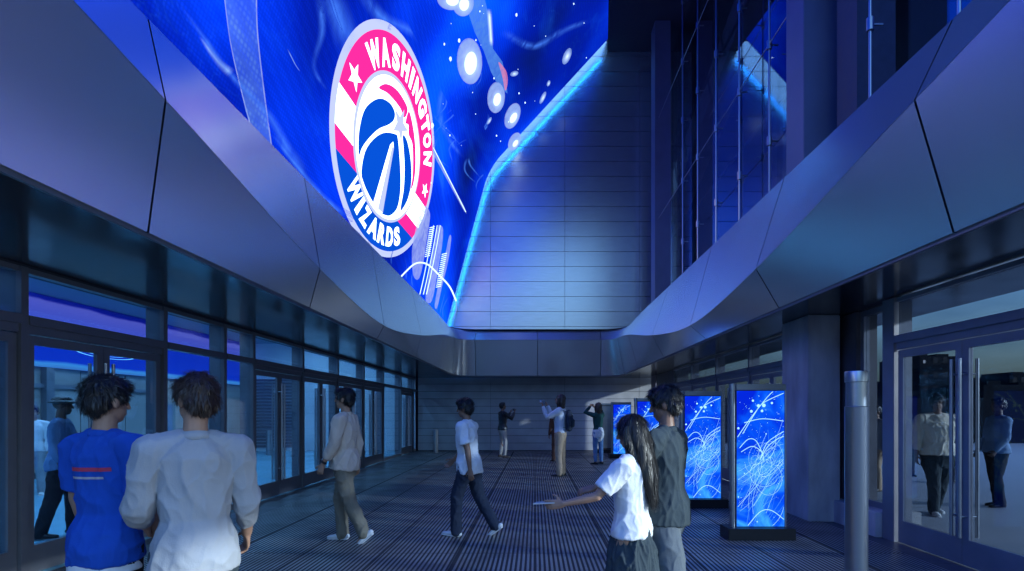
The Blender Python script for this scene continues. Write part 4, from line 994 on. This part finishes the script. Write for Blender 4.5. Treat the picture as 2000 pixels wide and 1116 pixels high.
    for s, nm in ((1, 'R'), (-1, 'L')):
        sh, el, wr = J['sh' + nm], J['el' + nm], J['wr' + nm]; sh2 = sh + Rt @ Vector((-s * .03, 0, .0)); ball(g, sh, (.074, .074, .074)); tube_into(g, [T(s * .06, -.008, .515), sh + Vector((0, 0, .005))], [.060, .068])
        if sleeve == 'long': tube_into(g, [sh2, sh, sh.lerp(el, .5), el, el.lerp(wr, .5), wr.lerp(el, .06)], [.070, .072, .064, .056, .050, .040], n=16)
        elif sleeve == 'pushed': tube_into(g, [sh2, sh, sh.lerp(el, .5), el, el.lerp(wr, .30), el.lerp(wr, .55)], [.072, .076, .070, .063, .060, .052], n=16)
        else: tube_into(g, [sh2, sh, sh.lerp(el, .45), sh.lerp(el, .78)], [.070, .074, .072, .074], n=16, caps=False)
    fuse(g, 'top', top, wr=.020 if near else .012, wscale=5.5, wst=(1.5, 1.5, .8), seed=loc[0], **kid)
    # collar band
    g = MB(); n = 28; cv = []
    for h, r in ((.512, .082), (.562, .068), (.562, .061), (.512, .072)):
        for k in range(n): a = 2 * math.pi * k / n; cv.append(T(r * math.cos(a), -.008 + r * .95 * math.sin(a), h + .012 * -math.sin(a)))
    g.add(cv, [(j * n + k, j * n + (k + 1) % n, ((j + 1) % 4) * n + (k + 1) % n, ((j + 1) % 4) * n + k) for j in range(4) for k in range(n)])
    g.build('collar', top, body, smooth=True)
    # bottoms
    g = MB()
    if bot == 'skirt':
        hp = [(.03, .155, .118), (-.05, .178, .138), (-.16, .205, .165), (-.28, .225, .185), (-.40, .245, .20)]
        tube_into(g, [pel + Vector((0, 0, h)) for h, _, _ in hp], [(w * fat, d) for _, w, d in hp], n=26, caps=False)
        fuse(g, 'skirt', bottom, wr=.03, wscale=6, wst=(2.5, 2.5, .4), seed=3, **kid)
    else:
        hp = [(.06, .15, .115), (0, .168, .128), (-.06, .172, .130), (-.12, .16, .12)]
        tube_into(g, [pel + Vector((0, 0, h)) for h, _, _ in hp], [(w * fat, d * fd) for _, w, d in hp], n=22)
        for s, nm in ((1, 'R'), (-1, 'L')):
            h_, kn, an = J['hip' + nm], J['kn' + nm], J['an' + nm]
            if bot == 'shorts': tube_into(g, [h_, h_.lerp(kn, .5), h_.lerp(kn, .97)], [.104 * fat, .100, .098], n=18, caps=False)
            elif bot == 'slim': tube_into(g, [h_, h_.lerp(kn, .4), kn, kn.lerp(an, .35), an + Vector((0, 0, .02))], [.095, .086, .062, .062, .046], n=16)
            else: tube_into(g, [h_, h_.lerp(kn, .4), kn, kn.lerp(an, .5), an + Vector((0, 0, -.02))], [.104 * fat, .096 * fat, .078, .073, .068], n=16)
        fuse(g, 'shorts' if bot == 'shorts' else 'trousers', bottom, wr=.020 if near else .014, wscale=5, wst=(1.5, 1.5, .8), seed=2 + loc[0], **kid)
    # shoes
    for s, nm in ((1, 'R'), (-1, 'L')):
        an, ft = J['an' + nm], J['ft' + nm]; up = Vector((0, 0, 1)) - ft * ft.z; up.normalize(); sd = ft.cross(up); k = shoe_scale
        g = MB(); A = an - up * .048
        tube_into(g, [A - ft * .055 * k, A, A + ft * .07 * k - up * .006, A + ft * .125 * k - up * .012, A + ft * .17 * k - up * .016], [(.034, .034), (.038, .040), (.044, .032), (.045, .026), (.034, .018)], side=sd, n=16)
        tube_into(g, [an - up * .035, an + up * .03], [.042, .040])
        so = fuse(g, 'shoe', shoes[0], body, vox, 2)
        g = MB(); A = an - up * .081
        tube_into(g, [A - ft * .06 * k, A, A + ft * .07 * k, A + ft * .13 * k, A + ft * .18 * k], [(.036, .009), (.040, .009), (.046, .009), (.047, .009), (.032, .009)], side=sd, n=16)
        fuse(g, 'sole', shoes[1], so, .005, 1)
    # hair
    hm = M[hairm]; g = MB()
    if hair == 'short':
        ball(g, H(0, -.022, .050), (.083, .098, .082), HR); ball(g, H(0, -.055, .0), (.076, .062, .075), HR); ball(g, H(0, .035, .085), (.066, .052, .035), HR)
        for s in (1, -1): ball(g, H(s * .060, -.005, .035), (.020, .045, .045), HR)
        fuse(g, 'hair', hm, wr=.016, wscale=22, seed=1, parent=body, voxel=.006)
    elif hair == 'hat':
        ball(g, H(0, -.01, .06), (.098, .112, .07), HR); ball(g, H(0, .01, .045), (.15, .17, .022), HR)
        fuse(g, 'hat', hm, wr=.006, wscale=12, parent=body, voxel=.007)
    elif hair in ('long', 'bob'):
        ball(g, H(0, -.020, .045), (.092, .108, .092), HR)
        ln = .42 if hair == 'long' else .17
        tube_into(g, [H(0, -.045, .03), H(0, -.075, -.08), H(0, -.085, -.08 - ln * .5), H(.01, -.08, -.08 - ln)], [(.095, .075), (.105, .062), (.110 if hair == 'long' else .10, .055), (.06, .03)], n=20)
        for s in (1, -1): tube_into(g, [H(s * .078, .01, .03), H(s * .088, .005, -.07), H(s * .085, -.02, -.16)], [.030, .030, .022])
        fuse(g, 'hair', hm, wr=.007, wscale=14, wst=(2.4, 2.4, .35), seed=4, parent=body, voxel=.007)
    if near and hair != 'hat':
        ho = [c for c in bpy.data.objects if c.parent == body and c.name.startswith('hair')][0]; me = ho.data; N = len(me.vertices)
        co = np.empty(N * 3); no = np.empty(N * 3); me.vertices.foreach_get('co', co); me.vertex_normals.foreach_get('vector', no); co = co.reshape(-1, 3); no = no.reshape(-1, 3)
        rr = np.random.RandomState(5); wh = np.array(H(0, -.055, .14)); cnt = 5200 if hair == 'short' else 7000; ids = rr.randint(0, N, cnt)
        p = co[ids]; nn = no[ids]; dn = p - wh; 
        if hair == 'long': dn = dn * .6 + np.array([0, 0, -.25])
        dn += rr.normal(0, .03, dn.shape); dn -= nn * (dn * nn).sum(1)[:, None]; dn /= np.linalg.norm(dn, axis=1)[:, None] + 1e-9
        sdv = np.cross(dn, nn); Lh = (rr.uniform(.022, .060, cnt) if hair == 'short' else rr.uniform(.05, .13, cnt))[:, None]; w_ = rr.uniform(.0008, .0018, cnt)[:, None]
        lift = rr.uniform(.001, .013 if hair == 'short' else .010, cnt)[:, None]; a0 = p - nn * .002; a1 = p + dn * Lh * .55 + nn * lift; a2 = p + dn * Lh + nn * lift * .6 + np.array([0, 0, -.004])
        V_ = np.stack([a0 - sdv * w_, a0 + sdv * w_, a1 - sdv * w_ * .8, a1 + sdv * w_ * .8, a2], 1).reshape(-1, 3).tolist()
        vs0 = co.tolist() + V_; fs0 = [tuple(f.vertices) for f in me.polygons] + [f for i in range(cnt) for f in ((N + i * 5, N + i * 5 + 1, N + i * 5 + 3, N + i * 5 + 2), (N + i * 5 + 2, N + i * 5 + 3, N + i * 5 + 4))]
        m3 = bpy.data.meshes.new('hair'); m3.from_pydata(vs0, [], fs0); m3.shade_smooth(); m3.materials.append(hm); ho.data = m3
    if near:
        for s in (1, -1):
            g = MB(); ball(g, H(s * .031, .077, .004), (.010, .0065, .0045), HR); g.build('eye', M['eye'], body, smooth=True)
    body.location = loc; body.rotation_euler = (0, 0, heading); body.scale = (sc, sc, sc)
    Mw = Matrix.Translation(loc) @ Matrix.Rotation(heading, 4, 'Z') @ Matrix.Scale(sc, 4)
    J['M'] = Mw
    J['w'] = lambda k: Mw @ J[k]
    J['dir'] = lambda k: (Mw.to_3x3() @ J[k]).normalized()
    J['T'] = lambda x, y, z: Mw @ (pel + Rt @ Vector((x, y, z)))
    J['H'] = lambda x, y, z: Mw @ H(x, y, z)
    return body, J

C = dict(beige=fabric('beige knit', (.56, .46, .38)), olive=fabric('olive cotton', (.19, .165, .125)), white=fabric('white cotton', (.62, .64, .68)), royal=fabric('royal blue jersey', (.01, .07, .40)),
         grey=fabric('pale grey cotton', (.30, .32, .35)), denim=fabric('blue denim', (.16, .26, .42)), navy=fabric('navy cotton', (.03, .04, .06)), khaki=fabric('khaki cotton', (.42, .30, .20)), black=fabric('black cloth', (.012, .013, .018)),
         dkjean=fabric('dark jeans', (.02, .028, .05)), green=fabric('bottle green knit', (.02, .07, .065)), leather=mat('black leather', (.012, .013, .02), .35, bump=.4, bscale=60), greyshort=fabric('grey cotton', (.10, .12, .14)), jeans=fabric('light jeans', (.10, .20, .38)), cream=fabric('cream knit', (.68, .62, .50)), brown=fabric('brown wool', (.10, .045, .03)), charcoal=fabric('charcoal cotton', (.035, .05, .06)), chino=fabric('stone chino', (.42, .38, .34)))
SH = dict(white=(mat('white shoe', (.6, .6, .6), .6), mat('white sole', (.7, .7, .7), .5)), black=(mat('black shoe', (.012, .012, .015), .35), mat('black sole', (.02, .02, .02), .6)), brown=(mat('brown shoe', (.04, .025, .02), .4), mat('dark sole', (.02, .02, .02), .6)))
stand = {'R': ((.03, 0, -1), (.02, 0, -1)), 'L': ((-.05, .02, -1), (-.03, -.02, -1))}
def hang_arms(f=.1, b=-.1): return {'R': ((.16, f, -1), (.06, f + .25, -1)), 'L': ((-.16, b, -1), (-.06, b + .25, -1))}
def phone(loc_, M3, label, w=.075, h=.15, t=.009):
    o = MB().box(-w / 2, w / 2, -t / 2, t / 2, -h / 2, h / 2).build('phone', M['black'], bevel=.004); o.matrix_world = Matrix.Translation(loc_) @ M3.to_4x4(); tag(o, label=label, cat='phone'); return o
def basis(x, y, z): return Matrix((x, y, z)).transposed()

# P3: man in beige sweater walking left
b3, J3 = person('man in a beige sweater and olive trousers walking left past the doors', (-2.36, 6.68, 0), R(88), 1.88,
    {'L': ((-.10, .18, -1), (-.02, .52, -.9), (0, .35, -1), (0, 1, 0), .8), 'R': ((.14, -.22, -1), (.05, .05, -1))},
    {'L': ((0, -.18, -1), (0, -.50, -1), (0, .72, -.62)), 'R': ((0, .22, -1), (0, -.06, -1), (.05, 1, 0))}, C['beige'], C['olive'], SH['white'], sleeve='pushed', hem=-.10, head=(0, R(2)))
g = MB(); w_, e_ = J3['wrL'], (J3['wrL'] - J3['elL']).normalized(); g.cyl(w_ - e_ * .045, w_ - e_ * .018, .033, 18); g.build('watch', M['black'], b3, smooth='auto')
# P1, P2: two men close to the viewer, seen from behind
b1, J1 = person('man in a royal blue jersey close to the viewer, seen from behind at lower left', (-2.25, 2.82, 0), R(-12), 1.76, hang_arms(.1, .12), stand, C['royal'], C['black'], SH['black'], sleeve='short', hem=-.12, head=(R(-8), R(-4)), skin='skin', fat=.90)
from mathutils.bvhtree import BVHTree
tp1 = [c for c in bpy.data.objects if c.parent == b1 and c.name.startswith('top')][0]
bv = BVHTree.FromPolygons([v.co[:] for v in tp1.data.vertices], [tuple(p.vertices) for p in tp1.data.polygons])
def printed(z0, z1, w, mt, jag):
    g = MB(); n = 26; rows = []
    for i in range(n + 1):
        x = -w + 2 * w * i / n; col = []
        for k in range(4):
            z = z0 + (z1 - z0) * k / 3; hit = bv.ray_cast(Vector((x, -1, z)), Vector((0, 1, 0)))[0]
            col.append(Vector((x, (hit.y if hit else -.14) - .003, z)))
        rows.append(col)
    for i in range(n):
        if jag and i % 3 == 2: continue
        for k in range(3): g.quad(rows[i][k], rows[i + 1][k], rows[i + 1][k + 1], rows[i][k + 1])
    g.build('back_stripe', mt, b1)
printed(1.325, 1.345, .13, fabric('red print', (.45, .05, .10)), False)
printed(1.285, 1.297, .10, fabric('grey print', (.35, .35, .42)), False)
g = MB(); tube_into(g, [(0, 0, .795 + .0), (0, 0, .85)], [(.190, .146), (.186, .142)], n=30, caps=False); fuse(g, 'undershirt_hem', C['white'], b1, .008, 1)
b2, J2 = person('man in a pale grey short sleeved shirt closest to the viewer at lower left', (-1.68, 2.66, 0), R(38), 1.76, {'R': ((.20, .12, -1), (.10, .6, -.8)), 'L': ((-.18, .2, -1), (.15, .9, -.5))}, stand, C['grey'], C['charcoal'], SH['black'], sleeve='pushed', hem=-.13, head=(R(25), R(-8)), hairm='hairb', fat=.90)
# P4: pale shirt walker, mid
b4, J4 = person('man in a loose white shirt and dark jeans striding left in mid passage', (-.86, 7.0, 0), R(76), 1.78, {'R': ((.12, .38, -1), (.02, .7, -.7)), 'L': ((-.14, -.35, -1), (-.05, -.15, -1))},
    {'L': ((0, .34, -1), (0, .02, -1), (0, 1, .1)), 'R': ((0, -.26, -1), (0, -.62, -1), (0, .75, -.55))}, C['white'], C['dkjean'], SH['white'], sleeve='short', hem=-.12, head=(0, R(-6)), lean=R(4), skin='skin2')
# P5: far man taking a picture, facing right
b5, J5 = person('man in a black leather jacket photographing with both hands by the end wall', (-1.16, 19.2, 0), R(-62), 1.94, {'R': ((.10, .8, -.55), (-.35, .55, .9), (-.1, .3, 1), (-1, 0, 0), .9), 'L': ((-.12, .8, -.60), (.30, .55, .9), (.1, .3, 1), (1, 0, 0), .9)},
    {'L': ((-.10, .10, -1), (-.08, -.1, -1)), 'R': ((.16, .06, -1), (.06, -.06, -1))}, C['leather'], C['chino'], SH['brown'], near=False, hem=-.06, bot='slim', skin='skin2', head=(0, R(12)))
hm = (J5['w']('handR') + J5['w']('handL')) / 2; phone(hm, basis(J5['M'].to_3x3().col[2].normalized(), J5['M'].to_3x3().col[1].normalized(), -J5['M'].to_3x3().col[0].normalized()), 'small pale phone held up by the man in the black leather jacket')
# P6: man in white shirt with backpack, photographing to the left
b6, J6 = person('long haired man in a white shirt aiming a camera up to the left', (.64, 13.55, 0), R(72), 2.03, {'R': ((.14, .90, -.42), (-.22, .40, 1), (-.1, .4, 1), (-1, 0, 0), .9), 'L': ((-.12, .90, -.50), (.16, .42, 1), (0, .3, 1), (1, 0, 0), .9)},
    {'L': ((-.03, .04, -1), (-.02, -.06, -1)), 'R': ((.05, -.02, -1), (.02, -.04, -1))}, C['white'], C['khaki'], SH['black'], near=False, hair='bob', hairm='hairb', hem=0, head=(0, R(14)), skin='skin')
hm = (J6['w']('handR') + J6['w']('handL')) / 2
g = MB(); g.box(-.07, .07, -.03, .03, -.045, .045); g.box(-.025, .025, -.03, .03, .045, .065); g.cyl((0, .03, 0), (0, .10, 0), .034, 16)
cm = g.build('camera_body', M['steeld'], bevel=.004); cm.matrix_world = Matrix.Translation(hm) @ Matrix.Rotation(R(72), 4, 'Z') @ Matrix.Rotation(R(25), 4, 'X'); cm.name = 'photo_camera'; tag(cm, label='small camera held up by the man in the white shirt', cat='camera')
def backpack(J, label, rot):
    c = J['T'](0, -.20, .27); r = empty('backpack', c, rot, label=label, cat='backpack')
    g = MB(); tube_into(g, [(0, 0, -.20), (0, -.01, -.05), (0, -.005, .12), (0, .01, .22)], [(.15, .075), (.165, .095), (.155, .085), (.10, .05)], n=20); fuse(g, 'bag', C['navy'], r, .010, 2, wr=.012, wscale=9)
    g = MB(); tube_into(g, [(0, -.10, -.14), (0, -.10, .0)], [(.11, .03), (.11, .035)], n=16); fuse(g, 'pocket', C['charcoal'], r, .010, 2, wr=.008)
    for s in (1, -1):
        g = MB(); q = [(s * .10, .03, .2), (s * .11, .16, .25), (s * .12, .33, .16), (s * .12, .34, .0), (s * .10, .2, -.15), (s * .10, .05, -.17)]; tube_into(g, smooth_loop(q, 4, False), [(.022, .006)] * (4 * 5 + 1), n=10); g.build('strap', C['charcoal'], r, smooth=True)
backpack(J6, 'dark backpack worn by the man in the white shirt', R(72))
g = MB(); g.cyl((0, 0, 0), (0, 0, .03), .1)
tag(person('person in a long brown coat half hidden behind the photographer in the white shirt', (.72, 17.6, 0), R(20), 1.72, hang_arms(.05, .05), stand, C['brown'], C['brown'], SH['brown'], near=False, hair='bob', hairm='hairb', hem=-.45)[0], group='people in the passage')
# P7: woman in green
b7, J7 = person('woman in a dark green top raising both arms to her head beside the far totem', (1.95, 16.6, 0), R(40), 1.88, {'R': ((.55, .65, .35), (-.85, .10, .50), (-.8, .2, .5), (0, 0, 1), .8), 'L': ((-.45, .75, .30), (.8, .05, .6), (.7, .2, .5), (0, 0, 1), .8)},
    {'L': ((-.03, .06, -1), (-.02, -.06, -1)), 'R': ((.05, 0, -1), (.02, -.04, -1))}, C['green'], C['jeans'], SH['black'], near=False, hair='bob', hairm='hairb', hem=.06, bot='slim', female=True, fat=.92, head=(0, R(12)))
g = MB(); tube_into(g, [(0, 0, .02), (0, 0, -.10), (0, .01, -.16)], [(.175, .145), (.18, .15), (.17, .14)], n=22); g2 = fuse(g, 'tied_shirt', C['white'], b7, .010, 2, wr=.02); g2.location = J7['M'].inverted() @ J7['T'](0, 0, 0)
# P8, P9: couple
b8, J8 = person('long haired woman in a white T-shirt holding a phone out to the left', (.64, 3.55, 0), R(58), 1.57, {'L': ((-.42, .62, -.80), (-.32, .98, -.26), (-.25, 1, -.1), (0, .3, 1), .35), 'R': ((.30, -.05, -1), (.1, .5, -.9))},
    {'L': ((0, .26, -1), (0, -.05, -1)), 'R': ((0, -.2, -1), (0, -.5, -1), (0, .8, -.5))}, C['white'], C['charcoal'], SH['white'], hair='long', bot='skirt', sleeve='short', hem=-.045, female=True, fat=.92, head=(R(10), R(-10)))
hw = J8['w']('handL'); d_ = J8['dir']('hdL'); up_ = Vector((0, 0, 1)); sx = d_.cross(up_).normalized()
phone(hw + d_ * .03 + up_ * .012, basis(sx, sx.cross(d_).normalized() * 1.0, d_), 'pale phone in the outstretched hand of the long haired woman')
bpy.data.objects['phone.001'].data.materials[0] = mat('pale phone', (.5, .52, .56), .3, .3)
b9, J9 = person('tall man in a dark T-shirt and grey shorts walking beside the long haired woman', (.92, 3.78, 0), R(52), 1.77, {'L': ((-.55, .42, -.85), (-.35, .75, -.35), (-.4, .8, -.2), (0, 1, 0), .7), 'R': ((.14, .15, -1), (-.10, .85, -.55))},
    {'R': ((0, .26, -1), (0, -.05, -1)), 'L': ((0, -.2, -1), (0, -.5, -1), (0, .8, -.5))}, C['charcoal'], C['greyshort'], SH['black'], bot='shorts', sleeve='short', hem=-.10, head=(R(18), R(-12)), skin='skin2')
# beyond the right glass
gp = 'people on the plaza beyond the right doors'
person('stout man in a cream sweater walking towards the viewer beyond the right doors', (6.32, 8.45, 0), R(172), 1.86, {'R': ((.22, .05, -1), (.10, .15, -1)), 'L': ((-.22, .0, -1), (-.08, .2, -1))},
    {'R': ((-.02, .16, -1), (0, -.02, -1)), 'L': ((0, -.06, -1), (.1, -.32, -1))}, C['cream'], C['charcoal'], SH['white'], near=True, group=gp, sleeve='pushed', fat=1.36, head=(R(-28), R(0)), hem=-.05, skin='skin2')
person('man in a blue denim jacket standing side on at the right edge beyond the glass', (7.85, 9.15, 0), R(80), 1.82, {'R': ((.15, .12, -1), (0, .5, -.9)), 'L': ((-.12, .1, -1), (-.02, .6, -.8), None, (0, 1, 0), 1.2)},
    {'L': ((0, .12, -1), (0, -.16, -1)), 'R': ((0, -.05, -1), (0, -.14, -1))}, C['denim'], C['black'], SH['black'], near=False, group=gp, fat=1.12, skin='skind', lean=R(-3), hem=-.06)
person('grey shirted man seen through the narrow window by the concrete pillar', (6.98, 11.0, 0), R(100), 1.72, hang_arms(.05, -.05), {'L': ((0, .15, -1), (0, -.1, -1)), 'R': ((0, -.1, -1), (0, -.2, -1))}, C['grey'], C['khaki'], SH['brown'], near=False, group=gp, skin='skin2')
person('dark haired woman in dark clothes behind the left edge of the right doors', (9.4, 13.6, 0), R(170), 1.68, hang_arms(.05, .05), stand, C['navy'], C['black'], SH['black'], near=False, group=gp, hair='long', female=True, fat=.95)
person('distant person in dark clothes between the door handles beyond the right doors', (9.55, 12.2, 0), R(-80), 1.70, hang_arms(.05, .05), stand, C['navy'], C['dkjean'], SH['black'], near=False, group=gp)
# in the lobby
gl_ = 'people inside the lobby'
person('man in a wide brimmed hat and blue shirt standing inside the first left doors', (-6.12, 6.95, 0), R(-62), 1.80, hang_arms(.0, .08), {'L': ((-.10, .20, -1), (-.05, 0, -1)), 'R': ((.05, -.14, -1), (.02, -.3, -1))}, fabric('pale blue shirt', (.12, .22, .40)), C['black'], SH['black'], hair='hat', group=gl_, sleeve='pushed', skin='skind')
person('pale clad person far inside the lobby behind the man in the hat', (-9.7, 10.4, 0), R(-150), 1.70, hang_arms(.0, .05), stand, C['white'], C['grey'], SH['white'], near=False, hair='short', group=gl_)

bpy.data.scenes.remove(TMP)
